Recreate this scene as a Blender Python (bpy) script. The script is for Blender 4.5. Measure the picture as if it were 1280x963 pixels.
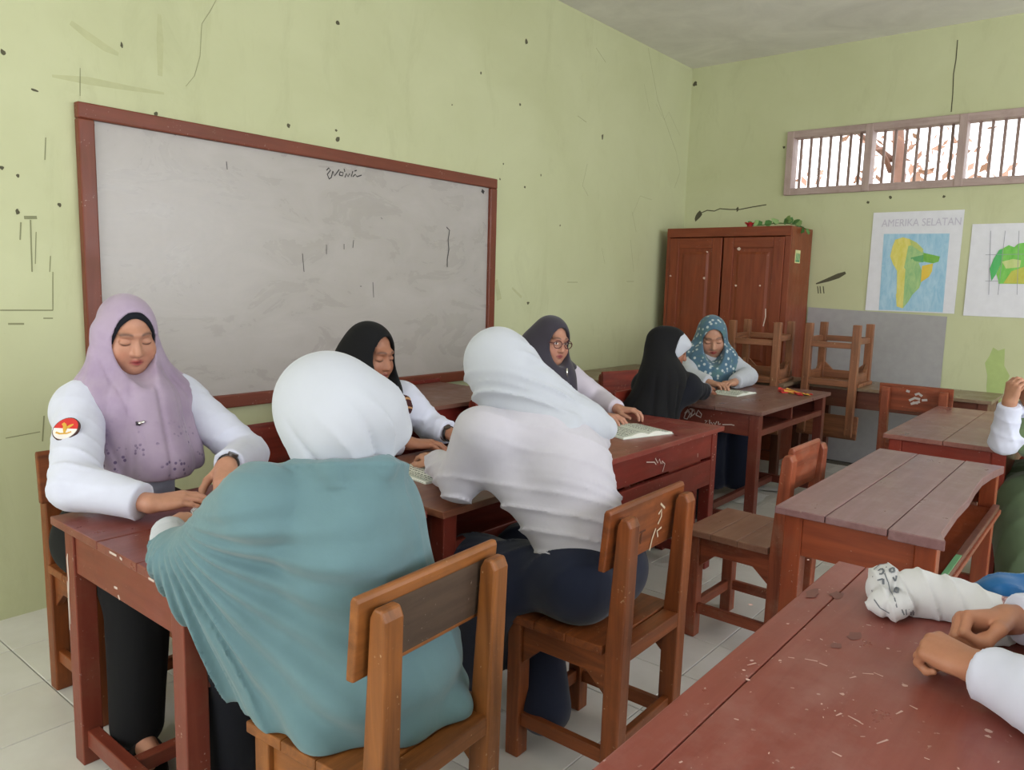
import bpy, bmesh, math, random
import numpy as np
from mathutils import Vector, Matrix

for _o in list(bpy.data.objects):
    bpy.data.objects.remove(_o)
SC = bpy.context.scene
COL = SC.collection
PI = math.pi
# ---------------------------------------------------------------- camera
CAM_H = 1.35
F_PX = 955.85
YAW, PITCH, ROLL = math.radians(-39.3614), math.radians(7.568), math.radians(1.5343)
_f = np.array([math.cos(YAW)*math.cos(PITCH), -math.sin(YAW)*math.cos(PITCH), -math.sin(PITCH)])
_r = np.cross(_f, [0, 0, 1]); _r /= np.linalg.norm(_r); _u = np.cross(_r, _f)
CR = _r*math.cos(ROLL) + _u*math.sin(ROLL)
CU = -_r*math.sin(ROLL) + _u*math.cos(ROLL)
cam_d = bpy.data.cameras.new('camera'); cam_d.sensor_width = 36.0; cam_d.lens = F_PX/1280*36
cam_d.clip_start = 0.02
cam = bpy.data.objects.new('camera', cam_d); COL.objects.link(cam)
mw = Matrix.Identity(4)
for i in range(3):
    mw[i][0] = CR[i]; mw[i][1] = CU[i]; mw[i][2] = -_f[i]
mw[2][3] = CAM_H
cam.matrix_world = mw
SC.camera = cam
# ---------------------------------------------------------------- world, lights, exposure
SC.view_settings.view_transform = 'Standard'
SC.view_settings.look = 'None'
SC.view_settings.gamma = 1.0
SC.view_settings.use_curve_mapping = False
SC.view_settings.exposure = 0.0
w = bpy.data.worlds.new('overcast_sky'); SC.world = w; w.use_nodes = True
wb = w.node_tree.nodes['Background']
wb.inputs[0].default_value = (0.93, 0.96, 1.0, 1); wb.inputs[1].default_value = 3.2

def area(name, loc, rot, sx, sy, power, color):
    l = bpy.data.lights.new(name, 'AREA'); l.shape = 'RECTANGLE'; l.size = sx; l.size_y = sy
    l.energy = power; l.color = color
    o = bpy.data.objects.new(name, l); COL.objects.link(o)
    o.location = loc; o.rotation_euler = rot
    return o
# daylight through the long row of windows in the right wall (out of frame), the door wall behind the camera
area('daylight_right_windows', (2.6, -3.12, 1.9), (math.radians(90), 0, 0), 6.6, 1.5, 124, (0.90, 0.93, 1.0))
area('daylight_rear_windows', (-1.93, 1.3, 1.75), (math.radians(90), 0, math.radians(-90)), 3.4, 1.7, 36, (1.0, 0.97, 0.94))
pl = area('clerestory_portal', (6.60, 0.45, 2.38), (math.radians(90), 0, math.radians(90)), 3.9, 0.5, 1, (1, 1, 1))
pl.data.cycles.is_portal = True

# ---------------------------------------------------------------- helpers
def at(u, v, x=None, y=None, z=None):
    """world point on the plane x=, y= or z= that is seen at photograph pixel (u, v)"""
    d = CR*((u-640)/F_PX) - CU*((v-481.5)/F_PX) + _f
    if x is not None: t = x/d[0]
    elif y is not None: t = y/d[1]
    else: t = (z-CAM_H)/d[2]
    return np.array([0, 0, CAM_H]) + t*d

def lin(c):
    return tuple(((v/255)/12.92 if v/255 <= 0.04045 else ((v/255+0.055)/1.055)**2.4) for v in c)

class MB:
    """collects boxes, prisms and tubes; build() links them as one mesh object"""
    def __init__(s): s.v = []; s.f = []; s.smooth = False
    def add(s, vs, fs):
        n = len(s.v); s.v += [tuple(map(float, p)) for p in vs]; s.f += [tuple(i+n for i in f) for f in fs]; return s
    def box(s, x0, x1, y0, y1, z0, z1):
        vs = [(x0,y0,z0),(x1,y0,z0),(x1,y1,z0),(x0,y1,z0),(x0,y0,z1),(x1,y0,z1),(x1,y1,z1),(x0,y1,z1)]
        return s.add(vs, [(0,3,2,1),(4,5,6,7),(0,1,5,4),(1,2,6,5),(2,3,7,6),(3,0,4,7)])
    def prism(s, poly, axis, a, b):
        """poly: 2-D outline (counter-clockwise seen from +axis) extruded along axis from a to b"""
        n = len(poly)
        def p3(p, t):
            return {'x': (t, p[0], p[1]), 'y': (p[1], t, p[0]), 'z': (p[0], p[1], t)}[axis]
        vs = [p3(p, a) for p in poly] + [p3(p, b) for p in poly]
        fs = [tuple(range(n-1, -1, -1)), tuple(range(n, 2*n))]
        fs += [(i, (i+1) % n, n+(i+1) % n, n+i) for i in range(n)]
        return s.add(vs, fs)
    def tube(s, pts, rad, n=8, cap=True):
        pts = [np.array(p, float) for p in pts]
        if not hasattr(rad, '__len__'): rad = [rad]*len(pts)
        rings = []; up = None
        for i, p in enumerate(pts):
            d = pts[min(i+1, len(pts)-1)] - pts[max(i-1, 0)]; d /= np.linalg.norm(d)+1e-9
            if up is None:
                up = np.array([0, 0, 1.0]) if abs(d[2]) < .9 else np.array([1.0, 0, 0])
            a = np.cross(d, up); a /= np.linalg.norm(a)+1e-9; b = np.cross(a, d); up = b
            rings.append([p + rad[i]*(math.cos(2*PI*k/n)*a + math.sin(2*PI*k/n)*b) for k in range(n)])
        fs = []
        for i in range(len(pts)-1):
            for k in range(n):
                fs.append((i*n+k, (i+1)*n+k, (i+1)*n+(k+1) % n, i*n+(k+1) % n))
        if cap:
            fs.append(tuple(range(n))); fs.append(tuple((len(pts)-1)*n+k for k in range(n-1, -1, -1)))
        return s.add([q for r in rings for q in r], fs)
    def ribbon(s, pts, wd, nrm, lift=0.0):
        """flat stroke of width wd along pts lying on a surface with normal nrm"""
        nrm = np.array(nrm, float); pts = [np.array(p, float)+nrm*lift for p in pts]
        L = []
        for i, p in enumerate(pts):
            d = pts[min(i+1, len(pts)-1)] - pts[max(i-1, 0)]; d /= np.linalg.norm(d)+1e-9
            c = np.cross(nrm, d)
            ww = wd[i] if hasattr(wd, '__len__') else wd
            L += [p - c*ww/2, p + c*ww/2]
        return s.add(L, [(2*i, 2*i+2, 2*i+3, 2*i+1) for i in range(len(pts)-1)])
    def build(s, name, m, parent=None, bevel=0.0, smooth=None, base=None):
        me = bpy.data.meshes.new(name)
        vs = np.array(s.v, float)
        if base is not None: vs = vs - np.array(base)
        me.from_pydata([tuple(p) for p in vs], [], s.f); me.update()
        bm = bmesh.new(); bm.from_mesh(me); bmesh.ops.recalc_face_normals(bm, faces=bm.faces); bm.to_mesh(me); bm.free()
        if s.smooth if smooth is None else smooth:
            me.polygons.foreach_set('use_smooth', [True]*len(me.polygons))
        me.materials.append(m)
        return link(name, me, parent, bevel)

def link(name, me, parent=None, bevel=0.0):
    o = bpy.data.objects.new(name, me); COL.objects.link(o)
    if parent is not None: o.parent = parent
    if bevel:
        b = o.modifiers.new('bevel', 'BEVEL'); b.width = bevel; b.segments = 2; b.limit_method = 'ANGLE'; b.angle_limit = math.radians(35)
    return o

def tag(o, label=None, cat=None, group=None, kind=None):
    if label: o['label'] = label
    if cat: o['category'] = cat
    if group: o['group'] = group
    if kind: o['kind'] = kind
    return o
def empty(name, loc, label, cat, group=None, rot=(0, 0, 0)):
    o = bpy.data.objects.new(name, None); COL.objects.link(o); o.empty_display_size = 0.05
    o.location = loc; o.rotation_euler = rot
    return tag(o, label, cat, group)
def copy_tree(o, parent=None):
    c = o.copy(); COL.objects.link(c)
    if parent is not None: c.parent = parent
    for ch in [k for k in bpy.data.objects if k.parent == o]:
        copy_tree(ch, c)
    return c
def wbuild(mb, name, m, root, bevel=0.0, smooth=None):
    """build from world coordinates under an unrotated root"""
    return mb.build(name, m, root, bevel, smooth, base=root.location)

# ---------------------------------------------------------------- materials
class N:
    def __init__(s, name):
        s.m = bpy.data.materials.new(name); s.m.use_nodes = True
        s.t = s.m.node_tree; s.b = s.t.nodes['Principled BSDF']; s.tc = None
    def n(s, typ, **kw):
        nd = s.t.nodes.new(typ)
        for k, v in kw.items(): setattr(nd, k, v)
        return nd
    def l(s, a, b): s.t.links.new(a, b)
    def coord(s, kind='Object', scale=(1, 1, 1), rand=False):
        if s.tc is None: s.tc = s.n('ShaderNodeTexCoord')
        mp = s.n('ShaderNodeMapping'); mp.inputs['Scale'].default_value = scale
        s.l(s.tc.outputs[kind], mp.inputs['Vector'])
        if rand:
            oi = s.n('ShaderNodeObjectInfo'); mu = s.n('ShaderNodeMath', operation='MULTIPLY'); mu.inputs[1].default_value = 37.0
            s.l(oi.outputs['Random'], mu.inputs[0]); s.l(mu.outputs[0], mp.inputs['Location'])
        return mp.outputs[0]
    def noise(s, vec, scale, detail=4, rough=0.55, dist=0.0):
        nd = s.n('ShaderNodeTexNoise'); nd.inputs['Scale'].default_value = scale; nd.inputs['Detail'].default_value = detail
        nd.inputs['Roughness'].default_value = rough; nd.inputs['Distortion'].default_value = dist
        s.l(vec, nd.inputs['Vector']); return nd.outputs['Fac']
    def ramp(s, fac, stops):
        r = s.n('ShaderNodeValToRGB'); e = r.color_ramp.elements
        while len(e) > 1: e.remove(e[-1])
        for i, (p, c) in enumerate(stops):
            el = e[0] if i == 0 else e.new(p)
            el.position = p; c = c if hasattr(c, '__len__') else (c, c, c); el.color = (*c[:3], 1)
        s.l(fac, r.inputs[0]); return r.outputs[0]
    def mix(s, fac, a, b, mode='MIX'):
        x = s.n('ShaderNodeMix', data_type='RGBA', blend_type=mode)
        for sock, v in ((x.inputs[0], fac), (x.inputs[6], a), (x.inputs[7], b)):
            if isinstance(v, (int, float)): sock.default_value = v
            elif isinstance(v, tuple): sock.default_value = (*v[:3], 1)
            else: s.l(v, sock)
        return x.outputs[2]
    def bump(s, h, strength=0.3, dist=0.002):
        b = s.n('ShaderNodeBump'); b.inputs['Strength'].default_value = strength; b.inputs['Distance'].default_value = dist
        s.l(h, b.inputs['Height']); s.l(b.outputs[0], s.b.inputs['Normal'])
    def set(s, **kw):
        for k, v in kw.items():
            k = k.replace('_', ' ')
            sock = s.b.inputs[k]
            if isinstance(v, (int, float)): sock.default_value = v
            elif isinstance(v, tuple): sock.default_value = (*v[:3], 1) if len(sock.default_value) == 4 else v
            else: s.l(v, sock)
        return s

MATS = {}
def plain(name, c, rough=0.6, spec=0.5, metal=0.0, sheen=0.0, noise=0.06):
    if name in MATS: return MATS[name]
    k = N(name); c = lin(c)
    v = k.coord('Object')
    f = k.noise(v, 18)
    k.set(Base_Color=k.ramp(f, [(0.3, tuple(x*(1-noise) for x in c)), (0.7, tuple(min(1, x*(1+noise)) for x in c))]), Roughness=rough, Metallic=metal)
    k.b.inputs['Specular IOR Level'].default_value = spec
    if sheen: k.b.inputs['Sheen Weight'].default_value = sheen
    MATS[name] = k.m; return k.m

def wood(name, c1, c2, worn, axis='x', rough=0.42, chips=0.5, chipcol=(205, 190, 175), wornamt=0.5, coat=0.15):
    """painted or varnished wood: grain along axis, worn patches, small chips of bare paint"""
    key = name+axis
    if key in MATS: return MATS[key]
    k = N(key); c1, c2, worn, cc = lin(c1), lin(c2), lin(worn), lin(chipcol)
    sc = {'x': (1.2, 14, 14), 'y': (14, 1.2, 14), 'z': (14, 14, 1.2)}[axis]
    g = k.noise(k.coord('Object', sc, True), 2.2, 6, 0.6, 0.6)
    base = k.ramp(g, [(0.28, c1), (0.72, c2)])
    wv = k.coord('Object', (1, 1, 1), True)
    wn = k.noise(wv, 7.0, 6, 0.68)
    base = k.mix(k.ramp(wn, [(0.5, 0.0), (0.78, wornamt)]), base, worn)
    cn = k.noise(wv, 95.0, 2, 0.5)
    area_n = k.noise(wv, 11.0, 3, 0.6)
    cm = k.n('ShaderNodeMath', operation='MULTIPLY')
    k.l(k.ramp(cn, [(0.67, 0.0), (0.71, 1.0)]), cm.inputs[0]); k.l(k.ramp(area_n, [(0.53, 0.0), (0.66, chips)]), cm.inputs[1])
    base = k.mix(cm.outputs[0], base, cc)
    k.set(Base_Color=base, Roughness=k.ramp(wn, [(0.3, rough-0.1), (0.8, rough+0.18)]))
    k.b.inputs['Specular IOR Level'].default_value = 0.32; k.b.inputs['Coat Weight'].default_value = coat*.45; k.b.inputs['Coat Roughness'].default_value = 0.25
    k.bump(g, 0.22, 0.002)
    MATS[key] = k.m; return k.m
# ---------------------------------------------------------------- room
WY, BX, CZ = 3.30, 6.417, 3.267
RX, RY = -2.0, -3.2
def wall_mat(name, c1, c2, smear):
    k = N(name); v = k.coord('Object')
    big = k.noise(v, 1.1, 5, 0.6, 0.4)
    base = k.ramp(big, [(0.3, lin(c1)), (0.7, lin(c2))])
    sm = k.noise(k.coord('Object', (2.2, 2.2, 0.7)), 1.7, 7, 0.7, 0.8)
    base = k.mix(k.ramp(sm, [(0.54, 0.0), (0.78, 0.45)]), base, lin(smear))
    fine = k.noise(v, 38, 4, 0.7)
    base = k.mix(k.ramp(fine, [(0.66, 0.0), (0.8, 0.25)]), base, lin(smear))
    k.set(Base_Color=base, Roughness=0.62)
    k.b.inputs['Specular IOR Level'].default_value = 0.35
    k.bump(k.noise(v, 14, 5, 0.6), 0.12, 0.004)
    return k.m
M_WALL = wall_mat('lime_wall_paint', (187, 190, 149), (199, 202, 163), (166, 168, 128))
k = N('grey_ceiling_board'); v = k.coord('Object'); a_ = k.noise(v, 1.6, 6, 0.65, 1.2)
k.set(Base_Color=k.ramp(a_, [(0.3, lin((214, 211, 204))), (0.7, lin((234, 231, 224)))]), Roughness=0.8); M_CEIL = k.m
k = N('tile_glaze'); v = k.coord('Object', (1, 1, 1), True); a_ = k.noise(v, 3, 4, 0.6)
k.set(Base_Color=k.ramp(a_, [(0.3, lin((204, 201, 193))), (0.7, lin((219, 217, 211)))]), Roughness=0.26)
M_TILE = k.m
M_GROUT = plain('dark_grout', (88, 84, 76), 0.9)

def structure(name, mb, m, bevel=0.0):
    return tag(mb.build(name, m, None, bevel), kind='structure')
floor = structure('floor', MB().box(RX, BX, RY, WY, -0.10, -0.009), M_GROUT)
structure('ceiling', MB().box(RX, BX, RY, WY, CZ, CZ+0.1), M_CEIL)
wall_left = structure('wall_left', MB().box(RX-0.15, BX+0.15, WY, WY+0.15, -0.1, CZ+0.1), M_WALL)
# back wall with the long clerestory opening
OY0, OY1, OZ0, OZ1 = -1.50, 2.405, 2.128, 2.637
mb = MB()
mb.box(BX, BX+0.15, RY-0.15, WY, -0.1, OZ0); mb.box(BX, BX+0.15, RY-0.15, WY, OZ1, CZ+0.1)
mb.box(BX, BX+0.15, OY1, WY, OZ0, OZ1); mb.box(BX, BX+0.15, RY-0.15, OY0, OZ0, OZ1)
wall_back = structure('wall_back', mb, M_WALL)
# right wall: a long band of windows lies outside the frame
mb = MB()
mb.box(RX, BX, RY-0.15, RY, -0.1, 1.1); mb.box(RX, BX, RY-0.15, RY, 2.7, CZ+0.1)
mb.box(RX, -0.8, RY-0.15, RY, 1.1, 2.7); mb.box(6.0, BX, RY-0.15, RY, 1.1, 2.7)
structure('wall_right', mb, M_WALL)
mb = MB()
mb.box(RX-0.15, RX, RY-0.15, WY, -0.1, 0.85); mb.box(RX-0.15, RX, RY-0.15, WY, 2.65, CZ+0.1)
mb.box(RX-0.15, RX, RY-0.15, -0.5, 0.85, 2.65); mb.box(RX-0.15, RX, 3.1, WY, 0.85, 2.65)
structure('wall_front', mb, M_WALL)

# floor tiles: each its own piece
TX, TY = 0.2964, 0.3135
tm = bpy.data.meshes.new('floor_tile')
h_, g_, c_ = 0.009, 0.0018, 0.0016
hx, hy = TX/2-g_, TY/2-g_
tv = [(sx*hx, sy*hy, -h_) for sx, sy in ((-1,-1),(1,-1),(1,1),(-1,1))] + [(sx*hx, sy*hy, -c_) for sx, sy in ((-1,-1),(1,-1),(1,1),(-1,1))] + [(sx*(hx-c_), sy*(hy-c_), 0) for sx, sy in ((-1,-1),(1,-1),(1,1),(-1,1))]
tf = [(8,9,10,11)] + [(i, (i+1)%4, 4+(i+1)%4, 4+i) for i in range(4)] + [(4+i, 4+(i+1)%4, 8+(i+1)%4, 8+i) for i in range(4)]
tm.from_pydata(tv, [], tf); tm.materials.append(M_TILE)
cells = []
for i in range(-10, 20):
    for j in range(0, 21):
        cx = 0.877 + (i+0.5)*TX; cy = 3.005 + 0.3135 - (j+0.5)*TY
        if cx-TX/2 < RX or cx+TX/2 > BX or cy-TY/2 < RY or cy > WY: continue
        c = np.array([cx, cy, -CAM_H]); dz = c @ _f
        vis = dz > 0.3 and abs((c@CR)/dz*F_PX) < 760 and abs((c@CU)/dz*F_PX) < 600
        cells.append((0 if vis else 1, cx*cx+cy*cy, cx, cy))
cells.sort()
rest = MB()
for n_, (hid, _, cx, cy) in enumerate(cells):
    if n_ < 290 and not hid:
        o = bpy.data.objects.new('floor_tile', tm); COL.objects.link(o); o.parent = floor; o.location = (cx, cy, 0)
    else:
        rest.add([(x+cx, y+cy, z) for x, y, z in tv], tf)
if rest.v: tag(rest.build('floor_tiling', M_TILE, floor), kind='stuff')

# scuffs, chips and cracks on the walls (each with a shape of its own)
M_SCUFF = plain('wall_scuff', (136, 138, 104), 0.9); M_CHIP = plain('wall_chip', (84, 82, 62), 0.9)
M_SMEAR = plain('wall_smear', (182, 184, 142), 0.8)
rnd = random.Random(4)
def blob(mb, c, nrm, a, b, ang=0.0, n=9):
    """irregular flat chip on a wall"""
    nrm = np.array(nrm, float); e1 = np.cross([0, 0, 1], nrm); e2 = np.array([0, 0, 1.0])
    pts = [np.array(c)+nrm*0.0008]
    for k_ in range(n):
        t = 2*PI*k_/n; q = (0.7+0.6*rnd.random())
        x, y = a*math.cos(t)*q, b*math.sin(t)*q
        pts.append(np.array(c)+nrm*0.0008 + e1*(x*math.cos(ang)-y*math.sin(ang)) + e2*(x*math.sin(ang)+y*math.cos(ang)))
    mb.add(pts, [(0, 1+i, 1+(i+1) % n) for i in range(n)])
NL, NB = (0, -1, 0), (-1, 0, 0)
chips = MB()
for u, v_, a, b in ((422,28,9,6),(601,91,5,5),(658,52,8,11),(565,131,3,3),(650,131,6,5),(753,171,8,14),(420,163,5,4),(422,174,8,9),(361,157,6,6),(195,143,5,6),(43,113,9,3),(4,66,6,7),(152,56,3,8),(629,205,4,4),(676,219,4,6),(656,234,6,4),(625,224,4,4),(660,379,9,5),(700,282,4,4),(2,210,6,4),(22,265,4,6),(22,220,4,4),(74,256,4,5)):
    p = at(u, v_, y=WY); blob(chips, p, NL, a*0.0016, b*0.0017)
tag(chips.build('paint_chips', M_CHIP, wall_left), kind='stuff')
scuffs = MB()
def stroke(mb, pts, wd, y=None, x=None, lift=0.0012):
    mb.ribbon([at(u, v_, y=y, x=x) for u, v_ in pts], wd if hasattr(wd,'__len__') else wd*.62, NL if y is not None else NB, lift)
for pts, wd in (([(0,388),(66,388)],.008),([(66,388),(66,340)],.006),([(100,120),(100,85)],.004),([(10,405),(30,405)],.012),([(54,398),(66,398)],.008),([(57,172),(56,200)],.006),([(55,520),(53,552)],.008),([(7,548),(50,540)],.006),
      ([(30,272),(46,272)],.02),([(38,275),(40,340)],.008),([(26,278),(25,300)],.008),([(63,320),(62,340)],.006),([(45,290),(44,330)],.005),([(709,353),(722,353)],.006),([(783,352),(792,352)],.005),([(880,228),(884,227)],.004)):
    stroke(scuffs, pts, wd, y=WY)
for pts, wd in (([(734,205),(728,232),(735,245)],.004),([(810,60),(822,125),(836,165),(845,190)],.005),([(845,190),(850,215),(843,235)],.004),([(805,105),(812,140)],.003),([(790,265),(795,290)],.004),([(820,130),(830,150),(836,140),(850,170)],.003),([(815,250),(800,245),(790,270)],.003),([(745,60),(757,78)],.005),([(722,145),(733,153)],.005),([(270,0),(262,15),(252,30),(250,70),(243,95),(232,108)],.003),([(752,310),(756,330)],.003),([(788,300),(792,340)],.004)):
    stroke(scuffs, pts, wd, y=WY)
tag(scuffs.build('wall_scratches', M_SCUFF, wall_left), kind='stuff')
sm_ = MB()
for pts, wd in (([(88,28),(110,45),(132,60),(148,68)],[.02,.03,.03,.015]),([(199,18),(200,50),(200,95)],[.015,.03,.02]),([(65,95),(110,101),(160,110),(205,117)],[.01,.03,.02,.01]),([(620,350),(624,375)],[.03,.05]),([(640,360),(652,372)],[.015,.02])):
    stroke(sm_, pts, wd, y=WY, lift=0.0006)
tag(sm_.build('wall_smears', M_SMEAR, wall_left), kind='stuff')
bk = MB()
p = at(873, 270, x=BX); blob(bk, p, NB, 0.03, 0.045, -0.6)
bk.ribbon([at(u, v_, x=BX) for u, v_ in ((875,267),(884,263),(893,264),(900,261),(912,262),(925,262),(940,259),(958,256))], .009, NB, .001)
bk.ribbon([at(u, v_, x=BX) for u, v_ in ((1197,50),(1195,75),(1192,92),(1191,118),(1189,140))], .007, NB, .001)
for u, v_, a, b in ((869,105,.02,.02),(922,262,.012,.02),(1113,247,.012,.012),(980,184,.01,.01),(1085,253,.01,.01),(1180,246,.01,.012)):
    blob(bk, at(u, v_, x=BX), NB, a, b)
bk.ribbon([at(u, v_, x=BX) for u, v_ in ((1020,355),(1035,350),(1048,345),(1057,341))], [.01,.03,.04,.02], NB, .001)
for u in (1022, 1025, 1029): bk.ribbon([at(u, 358, x=BX), at(u+1, 367, x=BX)], .008, NB, .001)
tag(bk.build('paint_chips', M_CHIP, wall_back), kind='stuff')
gs = MB(); blob(gs, at(1245, 470, x=BX), NB, .07, .2, 0.1, 14)
tag(gs.build('green_paint_patch', plain('green_patch', (168, 186, 118), 0.7), wall_back), kind='stuff')

# clerestory window: frame, posts and wooden bars
M_WF = wood('window_wood', (160, 138, 132), (182, 162, 155), (130, 106, 98), 'y', 0.6, 0.3, (90, 80, 70))
M_WFz = wood('window_wood', (160, 138, 132), (182, 162, 155), (130, 106, 98), 'z', 0.6, 0.3, (90, 80, 70))
win = empty('window_1', (BX, 0.45, OZ0), None, None); tag(win, 'long barred clerestory window with a weathered mauve wooden frame', kind='structure')
fx0, fx1 = BX-0.025, BX+0.09
wbuild(MB().box(fx0, fx1, OY0, OY1, OZ0, OZ0+0.055), 'window_sill', M_WF, win, .004)
wbuild(MB().box(fx0, fx1, OY0, OY1, OZ1-0.055, OZ1), 'window_head', M_WF, win, .004)
SEC = 0.632
ys = [OY1-i*SEC for i in range(7)]
for i, y in enumerate(ys):
    a, b = (y-0.055, y) if i == 0 else (y-0.0275, y+0.0275)
    if b < OY0: continue
    a = max(a, OY0)
    wbuild(MB().box(fx0-0.004, fx1, a, b, OZ0+0.002, OZ1-0.002), 'mullion', M_WFz, win, .004)
bar = None
for i in range(6):
    for j in range(1, 8):
        y = ys[i] - 0.02 - j*(SEC-0.02)/8.0
        if y < OY0+0.05: continue
        if bar is None:
            bar = MB().box(-0.010, 0.010, -0.0095, 0.0095, OZ0+0.055, OZ1-0.055).build('window_bar', plain('bar_wood', (146, 124, 116), 0.7), win, .002)
        o = bar if (i, j) == (0, 1) else bar.copy()
        if o is not bar: COL.objects.link(o)
        o.parent = win; o.location = (0.05, y-0.45, -OZ0)
# trees outside
M_BARK = plain('bark', (140, 106, 92), 0.9); M_LEAF = plain('glare_tinted_leaves', (178, 138, 118), 0.8); M_LEAFG = plain('green_leaves', (110, 125, 60), 0.8)  # pinkish tint of bark and brown leaves is window glare put into the colour
def tree(x, y, h, label, lm, seed):
    r = random.Random(seed)
    t = empty('tree', (x, y, 0), label, 'tree', 'trees outside the clerestory')
    mb = MB(); mb.tube([(x, y, 0), (x+.1, y+.05, 1.6), (x, y-.1, h*.6), (x+.1, y+.1, h)], [.13, .11, .08, .03], 8)
    for _ in range(12):
        z = h*(0.4+0.5*r.random()); a = 2*PI*r.random(); L = .7+.8*r.random()
        mb.tube([(x, y, z), (x+L*.5*math.cos(a), y+L*.5*math.sin(a), z+.2), (x+L*math.cos(a), y+L*math.sin(a), z+.5*r.random())], [.04, .025, .008], 6)
    wbuild(mb, 'trunk', M_BARK, t, smooth=True)
    lf = MB()
    for _ in range(420):
        a = 2*PI*r.random(); rr = .2+1.2*r.random(); z = h*(.42+.6*r.random())
        c = np.array([x+rr*math.cos(a), y+rr*math.sin(a), z]); d1 = np.array([r.gauss(0,1) for _ in range(3)]); d1 /= np.linalg.norm(d1)
        d2 = np.cross(d1, [r.gauss(0,1) for _ in range(3)]); d2 /= np.linalg.norm(d2); s_ = .05+.05*r.random()
        lf.add([c-d1*s_, c+d2*s_*.4, c+d1*s_, c-d2*s_*.4], [(0,1,2,3)])
    tag(wbuild(lf, 'leaves', lm, t), kind='stuff')
tree(10.4, 2.6, 4.6, 'glare-tinted pinkish brown tree seen through the middle pane of the clerestory window', M_LEAF, 1)
tree(9.4, -.35, 4.2, 'greenish brown tree seen through the right pane of the clerestory window', M_LEAFG, 2)
structure('ground', MB().box(BX+.15, 30, -15, 15, -.3, -.12), plain('yard_soil', (150, 140, 120), 0.9))

# ---------------------------------------------------------------- whiteboard
bx0, bx1, bz0, bz1 = 1.286, 3.780, 0.735, 2.005
M_BF = wood('board_frame', (102, 50, 34), (122, 62, 44), (104, 70, 50), 'x', 0.4, 0.6)
M_BFz = wood('board_frame', (102, 50, 34), (122, 62, 44), (104, 70, 50), 'z', 0.4, 0.6)
k = N('whiteboard_laminate'); v = k.coord('Object')
s1 = k.noise(k.coord('Object', (1.3, 1, 2.6)), 2.0, 6, 0.65, 0.9)
bc = k.ramp(s1, [(0.3, lin((164, 158, 153))), (0.7, lin((179, 173, 169)))])
bc = k.mix(k.ramp(k.noise(k.coord('Object', (6, 1, 1.2)), 4.0, 4, .6), [(.66, 0.0), (.8, .25)]), bc, lin((158, 150, 146)))
bc = k.mix(k.ramp(k.noise(v, 60, 2, .5), [(.75, 0.0), (.78, .6)]), bc, lin((120, 112, 108)))
k.set(Base_Color=bc, Roughness=k.ramp(s1, [(.3, .22), (.7, .38)])); M_WB = k.m
wbd = empty('whiteboard', (2.53, 3.285, bz0), 'large grey-stained whiteboard with a red-brown wooden frame on the green wall', 'whiteboard')
fw = 0.062
wbuild(MB().box(bx0+.02, bx1-.02, 3.284, 3.2995, bz0+.02, bz1-.02), 'writing_surface', M_WB, wbd)
for nm, m_, b_ in (('frame_rail', M_BF, (bx0, bx1, bz1-fw, bz1)), ('frame_rail', M_BF, (bx0, bx1, bz0, bz0+fw)), ('frame_stile', M_BFz, (bx0, bx0+fw, bz0+fw, bz1-fw)), ('frame_stile', M_BFz, (bx1-fw, bx1, bz0+fw, bz1-fw))):
    wbuild(MB().box(b_[0], b_[1], 3.262, 3.2995, b_[2], b_[3]), nm, m_, wbd, .006)
M_INK = plain('marker_ink', (38, 34, 36), 0.6)
YB = 3.2838
wr = MB()
def wbs(pts, wd=.006): wr.ribbon([at(u, v_, y=YB) for u, v_ in pts], wd, NL, .0006)
wbs([(408,213),(411,210),(413,213),(409,218),(411,223)]); wbs([(416,214),(418,220),(424,212)]); wbs([(416,214),(414,222),(411,224)])
wbs([(424,219),(425,215),(429,216),(428,220),(424,219)]); wbs([(430,211),(431,215)]); wbs([(431,222),(433,217),(435,221),(437,217),(439,221),(441,214)]); wbs([(441,221),(444,218),(446,221),(452,219)]); wbs([(443,214),(446,213)])
wbuild(wr, 'marker_writing', M_INK, wbd)
wr = MB()
wbs([(558,284),(562,288),(560,300),(561,312),(559,324),(559,334)], .007); wbs([(110,158),(118,160)], .03); wbs([(602,238),(605,241)], .022)
for pts in ([(187,162),(205,163),(220,169)],[(283,202),(284,212)],[(430,305),(430,312)],[(442,300),(441,310)],[(408,306),(408,318)],[(466,353),(467,372)],[(450,358),(452,358)],[(378,317),(380,340)],[(476,272),(478,274)]): wbs(pts, .004)
tag(wbuild(wr, 'marker_strokes', M_INK, wbd), kind='stuff')
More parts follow.
